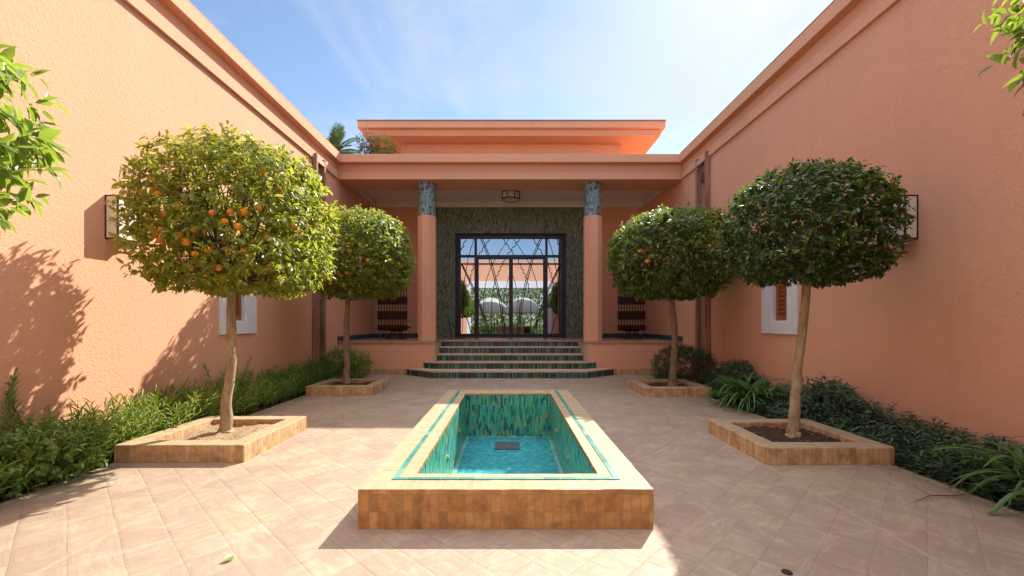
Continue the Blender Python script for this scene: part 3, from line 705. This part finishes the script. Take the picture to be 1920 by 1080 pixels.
m = MB(); m.box(-.19, .14, 5.50, 5.83, zf+.001, zf+.012)
dr = m.build('drain_cover', M['grate'], pool)
m = MB()
for k in range(9): m.box(-.17+k*.034, -.155+k*.034, 5.52, 5.81, zf+.0125, zf+.017)
m.build('drain_slats', M['grate'], dr)
for x, sg in ((a0, 1), (a1, -1)):
    for y, z in ((4.25, -.09), (5.25, -.075)):
        m = MB(); m.tube([(x, y, z), (x+sg*.012, y, z)], .032, 16); m.tube([(x+sg*.012, y, z), (x+sg*.02, y, z)], .018, 12)
        m.build('water_jet', M['jet'], pool)

# ------------------------------------------------------------------ planters
def planter(x0, x1, y0, y1, label, smat, seed):
    t = thing('planter', ((x0+x1)/2, (y0+y1)/2, 0), label, 'planter', 'low clay planters round the trees')
    m = MB(); r = .17; m.frame((x0,x1,y0,y1), (x0+r,x1-r,y0+r,y1-r), -.03, .157); wear(m.build('clay_rim', [M['clay_low'], M['clay_top']], t, bevel=.018), .06, .005, seed)
    rng = np.random.default_rng(seed); n = 26
    xs = np.linspace(x0+r-.01, x1-r+.01, n); ys = np.linspace(y0+r-.01, y1-r+.01, n); X, Y = np.meshgrid(xs, ys)
    Z = .095 + .02*np.sin(X*9+seed)*np.cos(Y*8) + rng.normal(0, .006, X.shape)
    cx_, cy_ = (x0+x1)/2, (y0+y1)/2; Z += .025*np.exp(-((X-cx_)**2+(Y-cy_)**2)/.04)
    q = [(j*n+i, j*n+i+1, (j+1)*n+i+1, (j+1)*n+i) for j in range(n-1) for i in range(n-1)]
    npmesh('soil', np.stack([X, Y, Z], -1).reshape(-1, 3), np.zeros((0, 3), int), q, smat, t, True)
planter(-3.53, -2.37, 3.84, 5.04, 'sunlit low clay planter with pale sandy soil at front left', M['soil_pale'], 1)
planter(2.26, 3.40, 3.78, 4.90, 'shaded low clay planter with dark mulch at front right', M['soil_dark'], 2)
planter(-3.50, -2.34, 7.38, 8.42, 'far low clay planter left of the steps under the dense orange tree', M['soil_dark'], 3)
planter(2.29, 3.42, 7.22, 8.34, 'far low clay planter right of the steps under the round tree', M['soil_dark'], 4)
planter(-3.53, -2.37, .35, 1.5, 'low clay planter under the tree cut off by the left picture edge', M['soil_pale'], 5)
planter(2.26, 3.40, .28, 1.4, 'low clay planter under the tree cut off by the right picture edge', M['soil_dark'], 6)

# ------------------------------------------------------------------ leaves
TPL = np.array([(0,0,0),(.28,-.40,.05),(.28,0,-.03),(.28,.40,.05),(.66,-.37,.0),(.66,0,-.07),(.66,.37,.0),(1,0,-.16)])
LF3 = np.array([(0,1,2),(0,2,3),(4,7,5),(5,7,6)]); LF4 = np.array([(1,4,5,2),(2,5,6,3)])
def unit(a): return a/np.maximum(np.linalg.norm(a, axis=-1, keepdims=True), 1e-9)
def leaf_arrays(P, D, N, Ln, Wd, curl=1.0):
    D = unit(D); S = unit(np.cross(D, N)); U = np.cross(S, D)
    t = TPL
    V = P[:, None, :] + D[:, None, :]*(t[None, :, 0:1]*Ln[:, None, None]) + S[:, None, :]*(t[None, :, 1:2]*Wd[:, None, None]) + U[:, None, :]*(t[None, :, 2:3]*Ln[:, None, None]*curl)
    n = len(P); base = (np.arange(n)*8)[:, None, None]
    return V.reshape(-1, 3), (LF3[None]+base).reshape(-1, 3), (LF4[None]+base).reshape(-1, 4)
def lump(dirs, rng, k=9, amp=.09):
    out = np.ones(len(dirs))
    for _ in range(k):
        c = unit(rng.normal(size=3)); out += amp*rng.uniform(-.6, 1)*np.exp(-((1-dirs@c)/.12))
    return out
def superr(d, rad, p):
    return 1/np.power(np.sum(np.power(np.abs(d/np.array(rad)), p), axis=1), 1/p)
def crown(par, cen, rad, mat, rng, shoots=1300, per=7, leaf=.085, wid=.45, p=2.6, inner=.25, gaps=0, droop=.35, zclip=None, name='crown', lumps=.09, sl=1.0):
    d = unit(rng.normal(size=(int(shoots*1.6), 3)))
    if gaps:
        g = np.zeros(len(d))
        for _ in range(gaps):
            c = unit(rng.normal(size=3)*np.array([1, 1, .7])); g += np.exp(-((1-d@c)/.02))
        d = d[g < .55]
    d = d[:shoots]; n = len(d)
    R0 = superr(d, rad, p)*lump(d, rng, 12, lumps)
    fr = np.where(rng.random(n) < inner, rng.uniform(.45, .85, n), rng.uniform(.84, 1.0, n))
    base = np.array(cen) + d*(R0*fr)[:, None]
    sd = unit(d + rng.normal(0, .55, (n, 3)) + np.array([0, 0, .25])); slen = rng.uniform(.05, .13, n)*(leaf/.085)*sl
    P, D, Nn, Ls = [], [], [], []
    for j in range(per):
        f = (j+.5)/per
        ang = rng.uniform(0, 2*math.pi, n)
        a = unit(np.cross(sd, rng.normal(size=(n, 3)))); b = np.cross(sd, a)
        side = a*np.cos(ang)[:, None] + b*np.sin(ang)[:, None]
        P.append(base + sd*(slen*f)[:, None]); D.append(unit(sd*(.35+.5*f) + side + np.array([0, 0, -droop]) + rng.normal(0, .15, (n, 3))))
        Nn.append(unit(d*.6 + np.array([0, 0, .9]) + rng.normal(0, .45, (n, 3)))); Ls.append(leaf*rng.uniform(.6, 1.2, n))
    P = np.concatenate(P); D = np.concatenate(D); Nn = np.concatenate(Nn); Ls = np.concatenate(Ls)
    if zclip is None: zclip = cen[2]-rad[2]*.90
    if zclip is not None:
        k = P[:, 2] > zclip + .06*np.sin(P[:, 0]*9)*np.cos(P[:, 1]*7); P, D, Nn, Ls = P[k], D[k], Nn[k], Ls[k]
    V, f3, f4 = leaf_arrays(P, D, Nn, Ls, Ls*wid)
    return npmesh(name, V, f3, f4, mat, par), base, R0
def limbs(par, top, cen, rad, mat, rng, n=45, r0=.022, name='branches', p=2.6):
    m = MB(); top = np.array(top)
    d = unit(rng.normal(size=(n, 3)) + np.array([0, 0, .15])); rr = superr(d, rad, p)
    for i in range(n):
        e = np.array(cen) + d[i]*rr[i]*.90; e[2] = max(e[2], cen[2]-rad[2]*.72); mid = top*.5 + e*.5 + np.array([0, 0, -.08]) + rng.normal(0, .05, 3); q = top*.8+e*.2+rng.normal(0, .02, 3)
        m.tube([top, q, mid, e], [r0, r0*.7, r0*.45, r0*.15], 5)
        for _ in range(4):
            e2 = mid + (e-mid)*rng.uniform(.1, .6); e3 = e2 + unit(d[i]+rng.normal(0, .7, 3))*rng.uniform(.15, .35)*min(1, rad[2]*1.3); e3[2] = max(e3[2], cen[2]-rad[2]*.8)
            m.tube([e2, (e2+e3)/2+rng.normal(0, .015, 3), e3], [r0*.3, r0*.2, r0*.08], 4)
    return m.build(name, mat, par)
def trunk(par, pts, rads, mat, rng):
    m = MB(); P = []; RR = []
    for i in range(len(pts)-1):
        a, b = np.array(pts[i]), np.array(pts[i+1])
        for k in range(4):
            f = k/4; P.append(a*(1-f)+b*f + np.array([rng.normal(0, .006), rng.normal(0, .006), 0])); RR.append((rads[i]*(1-f)+rads[i+1]*f)*rng.uniform(.95, 1.06))
    P.append(np.array(pts[-1])); RR.append(rads[-1])
    m.tube([tuple(q) for q in P], RR, 12); return m.build('trunk', mat, par, smooth=True)
def fruit(par, cen, rad, spec, rng, r=.036, p=2.6, fr=.93, mats=None):
    me = None
    c = np.array(cen)
    for (d, brown) in spec:
        d = unit(np.array([d]))[0]; q = c + d*superr(d[None], rad, p)[0]*fr
        bm = bmesh.new(); bmesh.ops.create_icosphere(bm, subdivisions=2, radius=r*rng.uniform(.8, 1.15))
        for v in bm.verts: v.co.z *= .93
        me = bpy.data.meshes.new('orange'); bm.to_mesh(me); bm.free()
        me.polygons.foreach_set('use_smooth', [True]*len(me.polygons)); me.materials.append(M['orange_brown'] if brown else M['orange'])
        o = bpy.data.objects.new('orange', me); C.objects.link(o); o.parent = par; o.location = Vector(q) - origin(par)
        if brown: o['label'] = 'withered brown orange'
def pixdir(x, y, cen, rad, p=2.6, fr=.93):
    # direction from crown centre to the crown surface point seen along a given line of sight
    ray = unit(np.array([[(x-CX)/F, 1, -(y-CY)/F]]))[0]; o = np.array([0, 0, H]); best = None
    for s_ in np.arange(1.2, 12, .02):
        q = o + ray*s_ - np.array(cen); dd = unit(q[None])[0]
        if np.linalg.norm(q) <= superr(dd[None], rad, p)[0]*fr: return dd
    return None

def tree(name, base, top, cen, rad, label, cat, group, leafm, barkm, r0, r1, seed, oranges=(), **kw):
    rng = np.random.default_rng(seed)
    t = thing(name, base, label, cat, group)
    b, tp = np.array(base, float), np.array(top, float)
    mid = (b+tp)/2 + np.array(kw.pop('bend', (0.02, 0, 0)))
    foot = b - np.array([0, 0, .05])
    tr = trunk(t, [foot, b+np.array([0, 0, .05]), b*.6+mid*.4, mid, tp, tp+np.array([0.01, 0, .25])], [r0*1.75, r0*1.2, r0, (r0+r1)/2, r1, r1*.8], barkm, rng)
    limbs(t, tp+np.array([0.01, 0, .12]), cen, rad, M['twig'], rng, kw.pop('nl', 40))
    crown(t, cen, rad, leafm, rng, **kw)
    sp_ = []
    for o in oranges:
        d = pixdir(o[0], o[1], cen, rad)
        if d is not None: sp_.append((d, len(o) > 2))
    fruit(t, cen, rad, sp_, rng)
    return t
G = 'clipped standard trees in the planters'
OR1 = [(290,440),(303,449),(311,402),(324,492),(345,513),(318,487),(386,466),(367,475),(391,468),(457,472),(430,470),(308,430),(274,337),(250,349),(266,342),(421,415),(457,398),(490,322),(448,308,1),(386,512),(418,521),(549,424),(599,426),(606,461),(559,439),(484,390),(523,360),(520,420),(530,415),(349,453),(336,440),(300,365),(355,500),(290,352),(398,399),(505,500),(470,480),(432,397),(448,425),(640,430),(500,445),(575,380),(340,390),(365,430),(410,500)]
tree('orange_tree', (-2.95, 4.47, .11), (-2.88, 4.47, 1.55), (-2.79, 4.50, 2.27), (.75, .84, .75), 'large clipped orange tree full of oranges in the sunlit front left planter', 'tree', G,
     M['leaf_orange'], M['bark_pale'], .050, .040, 11, OR1, shoots=3000, per=7, leaf=.076, gaps=12, inner=.30, p=3.5, nl=60)
tree('leafy_tree', (2.87, 4.34, .11), (3.02, 4.36, 1.62), (3.01, 4.36, 2.20), (.695, .68, .57), 'dark leafy clipped tree with pale leaning trunk in the front right planter', 'tree', G,
     M['leaf_dark'], M['bark_pale'], .047, .037, 12, (), shoots=2500, per=7, leaf=.060, gaps=3, inner=.25, bend=(-.02, 0, 0), lumps=.12, wid=.55)
tree('orange_tree', (-3.0, 7.95, .11), (-2.98, 7.95, 1.70), (-2.78, 7.95, 2.44), (.90, .92, .77), 'smaller looking dense orange tree left of the entrance steps', 'tree', G,
     M['leaf_yellow_green'], M['bark_brown'], .058, .045, 13, [(650,511),(632,512),(700,520),(730,516),(690,488),(706,566),(655,470),(620,530)], shoots=2600, per=6, leaf=.088, inner=.15, p=2.3, bend=(-.02, 0, 0), wid=.52)
tree('orange_tree', (3.0, 7.88, .11), (2.98, 7.88, 1.72), (2.92, 7.88, 2.44), (1.04, .98, .765), 'rounded dark green orange tree with few fruits right of the entrance steps', 'tree', G,
     M['leaf_far'], M['bark_brown'], .062, .05, 14, [(1200,470),(1328,462),(1214,490),(1186,540),(1240,430)], shoots=2900, per=6, leaf=.092, inner=.15, p=2.4, bend=(.05, 0, 0), wid=.52)
tree('orange_tree', (-2.98, 1.30, .11), (-2.98, 1.30, 1.55), (-2.95, 1.33, 2.14), (.90, .85, .60), 'bright orange tree cut off by the left edge of the photo', 'tree', G,
     M['leaf_near'], M['bark_brown'], .055, .045, 15, [], shoots=1500, per=7, leaf=.10, inner=.25, nl=40, sl=.9)
tree('orange_tree', (2.98, 1.0, .11), (2.96, 1.05, 1.7), (2.98, 1.32, 2.56), (.84, .87, .44), 'orange tree with only a few bright leaves showing at the right edge', 'tree', G,
     M['leaf_near'], M['bark_brown'], .055, .045, 16, [], shoots=1300, per=7, leaf=.085, inner=.25, nl=40, sl=1.2)

# ------------------------------------------------------------------ bed plants
def herbs(name, pts, hts, leafn, ll, lw, mat, rng, par=None, lean=.35, up=.55, stemr=.004, smat=None, start=.15, droop=0):
    """leafy shoots: each with a bent stem and leaves set along it"""
    P, D, Nn, Ls = [], [], [], []; m = MB(); SV = []; SF = []
    for (x, y, z), h in zip(pts, hts):
        az = rng.uniform(0, 2*math.pi); le = lean*rng.uniform(.2, 1)*h
        e = np.array([x+math.cos(az)*le, y+math.sin(az)*le, z+h]); b = np.array([x, y, z]); c = np.array([x+math.cos(az)*le*.3, y+math.sin(az)*le*.3, z+h*.55])
        k = max(4, int(leafn*h/.4)); ph = rng.uniform(0, 6.28)
        for i in range(k):
            f = start + (1-start)*(i+.5)/k
            q = b*(1-f)**2 + c*2*f*(1-f) + e*f*f; tan = unit((2*(1-f)*(c-b) + 2*f*(e-c))[None])[0]
            a = ph + i*2.4; sd = np.array([math.cos(a), math.sin(a), 0])
            P.append(q); D.append(sd*(1-up*f*.8) + tan*(up+.5*f) + np.array([0, 0, -droop]) + rng.normal(0, .12, 3)); Nn.append(tan + rng.normal(0, .25, 3)*.6 + np.array([0, 0, .4])); Ls.append(ll*rng.uniform(.65, 1.2)*(1.1-.35*f))
        bidx = len(SV)
        for q, r in ((b, stemr), (c, stemr*.8), (e, stemr*.4)):
            for kk in range(3): SV.append(q + np.array([math.cos(kk*2.09)*r, math.sin(kk*2.09)*r, 0]))
        for s_ in range(2):
            for kk in range(3): SF.append((bidx+s_*3+kk, bidx+s_*3+(kk+1)%3, bidx+s_*3+3+(kk+1)%3, bidx+s_*3+3+kk))
    P = np.array(P); D = np.array(D); Nn = unit(np.array(Nn)); Ls = np.array(Ls)
    V, f3, f4 = leaf_arrays(P, D, Nn, Ls, np.full(len(Ls), lw)*Ls/ll*rng.uniform(.8, 1.2, len(Ls)), .9)
    n0 = len(V); V = np.concatenate([V, np.array(SV)]); f4 = np.concatenate([f4, np.array(SF)+n0])
    return npmesh(name, V, f3, f4, mat, par)
rng = np.random.default_rng(5)
def scatter(n, x0, x1, y0, y1, z=-.02): return [(rng.uniform(x0, x1), rng.uniform(y0, y1), z) for _ in range(n)]
# left bed
p = scatter(520, -4.08, -3.56, 3.6, 6.6); h = [rng.uniform(.16, .44) + .12*max(0, (-3.75-q[0])/.35) for q in p]
tag(herbs('bed_plants', p, h, 15, .135, .019, M['leaf_lime'], rng, lean=.6), 'lime green narrow leaved shoots filling the sunlit bed behind the front left planter', 'ground cover', kind='stuff')
p = scatter(560, -4.08, -3.56, 6.6, 10.1); h = [rng.uniform(.16, .42) + .12*max(0, (-3.75-q[0])/.35) for q in p]
tag(herbs('bed_plants', p, h, 14, .13, .020, M['leaf_bush'], rng, lean=.6), 'green shaded shoots along the far half of the left wall', 'ground cover', kind='stuff')
p = scatter(330, -4.1, -3.5, 1.9, 3.7); h = [rng.uniform(.14, .36) for q in p]
tag(herbs('bed_plants', p, h, 15, .13, .022, M['leaf_lime'], rng, lean=.65), 'green narrow leaved shoots at the lower left picture corner', 'ground cover', kind='stuff')
def bush(name, cen, rad, label, cat, mat, seed, n=260, per=8, leaf=.035, wid=.55, group=None, p=2.3):
    r_ = np.random.default_rng(seed); t = thing(name, (cen[0], cen[1], -.02), label, cat, group)
    m = MB()
    for k in range(22):
        d = unit(r_.normal(size=3)*np.array([1, 1, .6]) + np.array([0, 0, .6])); e = np.array(cen)+d*np.array(rad)*.85; b = np.array([cen[0]+d[0]*.06, cen[1]+d[1]*.06, -.03])
        m.tube([b, (b+e)/2+r_.normal(0, .02, 3), e], [.007, .005, .002], 4)
    m.build('stems', M['twig'], t)
    crown(t, cen, rad, mat, r_, shoots=n, per=per, leaf=leaf, wid=wid, p=p, inner=.3, lumps=.25, zclip=-.01, name='foliage', droop=.1, sl=1.8)
    return t
bush('bushy_shrub', (-3.74, 3.38, .17), (.30, .46, .22), 'dull green small leaved shrub in the bed left of the front left planter', 'shrub', M['leaf_bush'], 31, 380, 8, .045)
bush('bushy_shrub', (-3.76, 2.75, .14), (.22, .28, .17), 'olive green shrub at the left picture edge beside the paving', 'shrub', M['leaf_bush'], 32, 320, 8, .045)
bush('bushy_shrub', (-3.66, 9.45, .26), (.42, .62, .34), 'dark willow leaved shrub behind the far left planter', 'shrub', M['leaf_bush'], 33, 520, 8, .075, .25)
def tall(name, pts, label, mat, seed, hh, ll=.10):
    r_ = np.random.default_rng(seed); t = thing(name, (pts[0][0], pts[0][1], -.02), label, 'plant')
    herbs('leafy_stems', pts, [r_.uniform(.8, 1.0)*hh for _ in pts], 20, ll, .022, mat, r_, t, lean=.35, stemr=.006, start=.3)
tall('tall_shoots', [(-4.0, 3.42, -.02), (-3.95, 3.30, -.02), (-3.98, 3.60, -.02), (-4.02, 3.2, -.02), (-3.9, 3.1, -.02)], 'tall upright shoots against the shadowed wall at far left', M['leaf_bush'], 41, .84)
tall('tall_shoots', [(-3.98, 5.7, -.02), (-3.93, 5.85, -.02), (-4.0, 6.3, -.02), (-3.97, 6.1, -.02)], 'tall upright shoots behind the trunk of the front left tree', M['leaf_bush'], 42, .78, .09)
tall('tall_shoots', [(-3.7, 9.6, -.02), (-3.5, 9.9, -.02), (-3.3, 10.05, -.02), (-3.45, 9.5, -.02)], 'thin shoots in front of the podium by the left wall', M['leaf_bush'], 43, .66, .09)
# right bed
p = scatter(1500, 3.40, 4.12, 1.9, 8.6); h = [rng.uniform(.10, .20) + .16*max(0, (q[0]-3.5)/.6)*rng.uniform(.6, 1.2) + (.10 if 4.5 < q[1] < 5.6 and q[0] > 3.7 else 0) for q in p]
tag(herbs('ground_cover', p, h, 34, .085, .026, M['leaf_low'], rng, lean=.7, up=.3, droop=.25, start=.05), 'dense low dark green ground cover along the foot of the right wall', 'ground cover', kind='stuff')
bush('rounded_shrub', (3.70, 9.15, .30), (.52, .80, .40), 'rounded dark shrub behind the far right planter', 'shrub', M['leaf_low'], 51, 1500, 8, .050, .35)
bush('rounded_shrub', (3.95, 7.5, .22), (.22, .70, .30), 'dark shrub against the right wall behind the strap leaved clump', 'shrub', M['leaf_low'], 52, 700, 8, .055, .35)
bush('rounded_shrub', (3.88, 5.25, .20), (.24, .42, .26), 'small dark hump of leaves right of the pale trunk by the right wall', 'shrub', M['leaf_low'], 53, 420, 8, .07, .32)
def strap(name, cx_, cy_, label, n, ln, seed, wd=.028, hz=.45):
    r_ = np.random.default_rng(seed); t = thing(name, (cx_, cy_, 0), label, 'plant', 'strap leaved lilies in the right bed'); m = MB()
    for i in range(n):
        az = r_.uniform(0, 6.28); L_ = ln*r_.uniform(.6, 1.1); x0 = cx_+r_.normal(0, .09); y0 = cy_+r_.normal(0, .09)
        d = np.array([math.cos(az), math.sin(az), 0]); s_ = np.array([-d[1], d[0], 0]); K = 9; a, b, tp = [], [], r_.uniform(.9, 1.5)
        th = R(r_.uniform(50, 84)); pos = np.array([x0, y0, 0.]); cen_ = [pos.copy()]
        for k in range(K):
            pos = pos + (d*math.cos(th) + np.array([0, 0, math.sin(th)]))*L_/K; th -= R(tp*11.5); cen_.append(pos.copy())
        for k in range(K):
            w0 = wd*(1-(k/K)**2.5)*.5+.001; w1 = wd*(1-((k+1)/K)**2.5)*.5+.001; p0, p1 = cen_[k], cen_[k+1]; dz = np.array([0, 0, .25*w0])
            p0[2] = max(p0[2], .01); p1[2] = max(p1[2], .01)
            m.face([p0-s_*w0+dz, p0, p1, p1-s_*w1+dz]); m.face([p0, p0+s_*w0+dz, p1+s_*w1+dz, p1])
    m.build('strap_leaves', M['leaf_strap'], t, weld=True)
strap('strap_leaf_lily', 3.55, 6.35, 'clump of arching strap leaves between the two right planters', 210, .86, 61, .04)
strap('strap_leaf_lily', 3.78, 3.02, 'bright strap leaves at the lower right picture edge', 90, .74, 62, .05)
# ------------------------------------------------------------------ greenery beyond the roofs
t = thing('palm_tree', (-10.4, 24, 0), 'palm crown rising above the left wing roof', 'palm tree')
m = MB(); m.tube([(-10.4, 24, 0), (-10.3, 24, 5), (-9.9, 24, 10.5)], [.28, .24, .22], 10); m.build('trunk', M['bark_brown'], t)
r_ = np.random.default_rng(71); P, D, Nn, Ls = [], [], [], []; m = MB()
for i in range(26):
    az = r_.uniform(0, 6.28); el = R(r_.uniform(-10, 80)); d = np.array([math.cos(az)*math.cos(el), math.sin(az)*math.cos(el), math.sin(el)]); pos = np.array([-9.9, 24., 10.5]); Lf = r_.uniform(1.5, 2.1); cen_ = [pos]
    for k in range(16):
        d = unit((d + np.array([0, 0, -.055]))[None])[0]; pos = pos + d*Lf/16; cen_.append(pos); sd = np.cross(d, [0, 0, 1.]); sd = sd/max(np.linalg.norm(sd), 1e-6)
        if k > 2:
            for sg in (-1, 1):
                for q in (0, .5):
                    P.append(pos - d*q*Lf/16); D.append(sd*sg*.9 + d*.8 + np.array([0, 0, .25])); Nn.append(np.array([0, 0, 1.])+r_.normal(0, .2, 3)); Ls.append(.42*math.sin(.5+2.4*k/16)+.06)
    m.tube([tuple(q) for q in cen_[::4]], [.02, .014, .01, .008, .004][:len(cen_[::4])], 4)
m.build('frond_stalks', M['stem'], t)
P = np.array(P); V, f3, f4 = leaf_arrays(P, np.array(D), np.array(Nn), np.array(Ls), np.full(len(P), .028)); npmesh('crown', V, f3, f4, M['leaf_palm'], t)
t = thing('roof_shrub', (-3.35, 11.0, 5.05), 'sparse yellow flecked shrub on the flat roof beside the upper roof corner', 'shrub')
r_ = np.random.default_rng(72)
limbs(t, (-3.35, 11.0, 5.1), (-3.42, 11.0, 5.75), (.52, .3, .45), M['twig'], r_, 22, .012, 'branches')
crown(t, (-3.62, 11.0, 5.72), (.30, .22, .42), M['leaf_palm'], r_, shoots=210, per=6, leaf=.055, wid=.4, inner=.6, name='grey_foliage')
crown(t, (-3.22, 11.0, 5.66), (.33, .24, .34), M['leaf_yellow'], r_, shoots=420, per=6, leaf=.05, wid=.5, inner=.5, name='flecked_foliage')
t = thing('roof_pole', (-3.60, 10.9, 5.05), 'thin grey pole standing on the flat roof among the shrub', 'pole')
m = MB(); m.tube([(-3.60, 10.9, 5.04), (-3.60, 10.9, 6.36)], .012, 8); m.build('pole_shaft', M['zinc'], t)
m = MB(); m.lathe(-3.60, 10.9, [(.05, 5.046), (.05, 5.06)], 10); m.build('foot_plate', M['zinc'], t)

# ------------------------------------------------------------------ small things on the paving
M['litter'] = leafmat('dry_fallen_leaves', [(.16, .09, .04), (.24, .15, .07), (.11, .06, .03), (.22, .18, .07)], .1, (.3, .2, .08))
r_ = np.random.default_rng(91); P = []
for _ in range(150): P.append((-3.53+abs(r_.normal(0, .07))-.05, r_.uniform(1.9, 10), .008))
for _ in range(150): P.append((3.38-abs(r_.normal(0, .07))+.05, r_.uniform(1.9, 7), .008))
for cx_, cy_ in ((-2.95, 4.44), (2.83, 4.34), (-2.92, 7.9), (2.85, 7.78)):
    for _ in range(34): P.append((cx_+r_.uniform(-.36, .36), cy_+r_.uniform(-.36, .36), .125))
P = np.array(P); D = r_.normal(size=(len(P), 3))*np.array([1, 1, .12]); Ls = r_.uniform(.018, .05, len(P))
V, f3, f4 = leaf_arrays(P, D, unit(r_.normal(0, .25, (len(P), 3))+np.array([0, 0, 1.])), Ls, Ls*.45); tag(npmesh('leaf_litter', V, f3, f4, M['litter']), 'dry brown leaf litter at the bed edges and in the planters', 'leaf litter', kind='stuff')
t = thing('fallen_leaf', (-1.463, 2.245, .004), 'yellow green leaf lying alone on the sunlit paving', 'leaf')
V, f3, f4 = leaf_arrays(np.array([(-1.48, 2.23, .012)]), np.array([(.3, .9, .12)]), np.array([(.5, -.1, 1.)]), np.array([.065]), np.array([.045]))
npmesh('blade', V, f3, f4, M['leaf_lime'], t)
t = thing('floor_cap', (1.39, 2.15, 0), 'small round dark metal cap set in the paving', 'floor cap')
m = MB(); m.lathe(1.39, 2.15, [(.026, .001), (.024, .005), (.0, .006)], 18, caps=False); m.build('cap_disc', M['dark_metal'], t)
t = thing('dry_twig', (3.1, 3.1, .01), 'dry branching twig lying on the paving by the right bed', 'twig')
m = MB(); m.tube([(2.82, 2.98, .012), (3.0, 3.06, .02), (3.2, 3.08, .012), (3.42, 3.12, .03)], [.002, .004, .004, .003], 5)
for a, b in (((3.0, 3.06, .02), (3.02, 3.22, .04)), ((3.15, 3.08, .015), (3.2, 2.95, .012)), ((3.25, 3.09, .015), (3.3, 3.2, .05)), ((3.3, 3.1, .02), (3.36, 2.98, .012))): m.tube([a, b], [.003, .0012], 4)
m.build('twig_stems', M['twig'], t)

# ------------------------------------------------------------------ garden wing behind the camera (seen mirrored in the door glass)
YR = -1.0
t = thing('garden_wing', (0, YR-.2, 0), 'terracotta wing with a wide white framed garden opening mirrored in the door glass', 'building wing')
m = MB(); m.box(XL-.4, -2.75, YR-.35, YR-.001, -.05, 5.1); m.box(2.75, XR+.4, YR-.35, YR-.001, -.05, 5.1); m.box(-2.75, 2.75, YR-.35, YR-.001, 3.95, 5.1); m.build('wall', M['stucco'], t)
m = MB(); m.box(XL-.4, XR+.4, YR-.35, YR+.12, 5.101, 5.25); m.build('cornice', M['stucco_smooth'], t)
m = MB(); m.box(-2.75, -2.50, YR-.33, YR+.03, -.05, 3.94); m.box(2.50, 2.75, YR-.33, YR+.03, -.05, 3.94); m.box(-2.50, 2.50, YR-.33, YR+.03, 3.5, 3.94); m.build('portal_frame', M['white_plaster'], t)
sheet('garden_lawn', -30, 30, -30, YR-.35, -.03, M['grass'])
for x, y, lb in ((-1.35, -4.6, 'white garden parasol on the left in the glass reflection'), (.95, -4.2, 'white garden parasol on the right in the glass reflection')):
    t = thing('garden_parasol', (x, y, 0), lb, 'parasol', 'parasols in the garden')
    m = MB(); m.tube([(x, y, 0), (x, y, 3.1)], .025, 8); m.build('pole', M['cream_trim'], t)
    m = MB(); m.lathe(x, y, [(1.35, 1.95), (1.25, 2.3), (.95, 2.7), (.5, 2.98), (.02, 3.1)], 16, caps=False); m.build('canopy', M['parasol'], t, smooth=True)
    m = MB(); m.lathe(x, y, [(.3, -.03), (.3, .05), (.05, .08)], 16); m.build('base', M['grate'], t)
t = thing('garden_bench', (.3, -3.0, 0), 'dark low garden bench mirrored in the lower door glass', 'bench')
m = MB(); m.box(-.9, 1.5, -3.25, -2.8, .42, .48); m.build('seat', M['dark_wood'], t)
m = MB(); m.box(-.9, 1.5, -3.32, -3.27, .5, .95); m.build('backrest', M['dark_wood'], t)
for a in (-.85, 1.4):
    for b in (-3.22, -2.86): m = MB(); m.box(a, a+.06, b, b+.06, -.03, .419); m.build('leg', M['dark_wood'], t)
r_ = np.random.default_rng(81); t = None
n = 15000; P = np.stack([r_.uniform(-7, 7, n), r_.uniform(-10, -7.5, n), r_.uniform(0, 4.6, n)], -1); D = r_.normal(size=(n, 3)); Nn = r_.normal(size=(n, 3))+np.array([0, .6, .8]); Ls = r_.uniform(.14, .28, n)
V, f3, f4 = leaf_arrays(P, D, unit(Nn), Ls, Ls*.5); tag(npmesh('garden_hedge', V, f3, f4, M['leaf_orange']), 'mass of garden greenery mirrored in the door glass', 'hedge', kind='stuff')
n = 2600; P = np.stack([r_.uniform(-5, 5, n), r_.uniform(-6.6, -5.4, n), r_.uniform(0, .9, n)], -1); D = r_.normal(size=(n, 3)); Ls = r_.uniform(.1, .2, n)
V, f3, f4 = leaf_arrays(P, D, unit(r_.normal(size=(n, 3))+np.array([0, .6, .8])), Ls, Ls*.5); tag(npmesh('garden_border', V, f3, f4, M['leaf_bush']), 'low garden planting mirrored at the bottom of the door glass', 'ground cover', kind='stuff')
sc.view_settings.exposure = 1.5
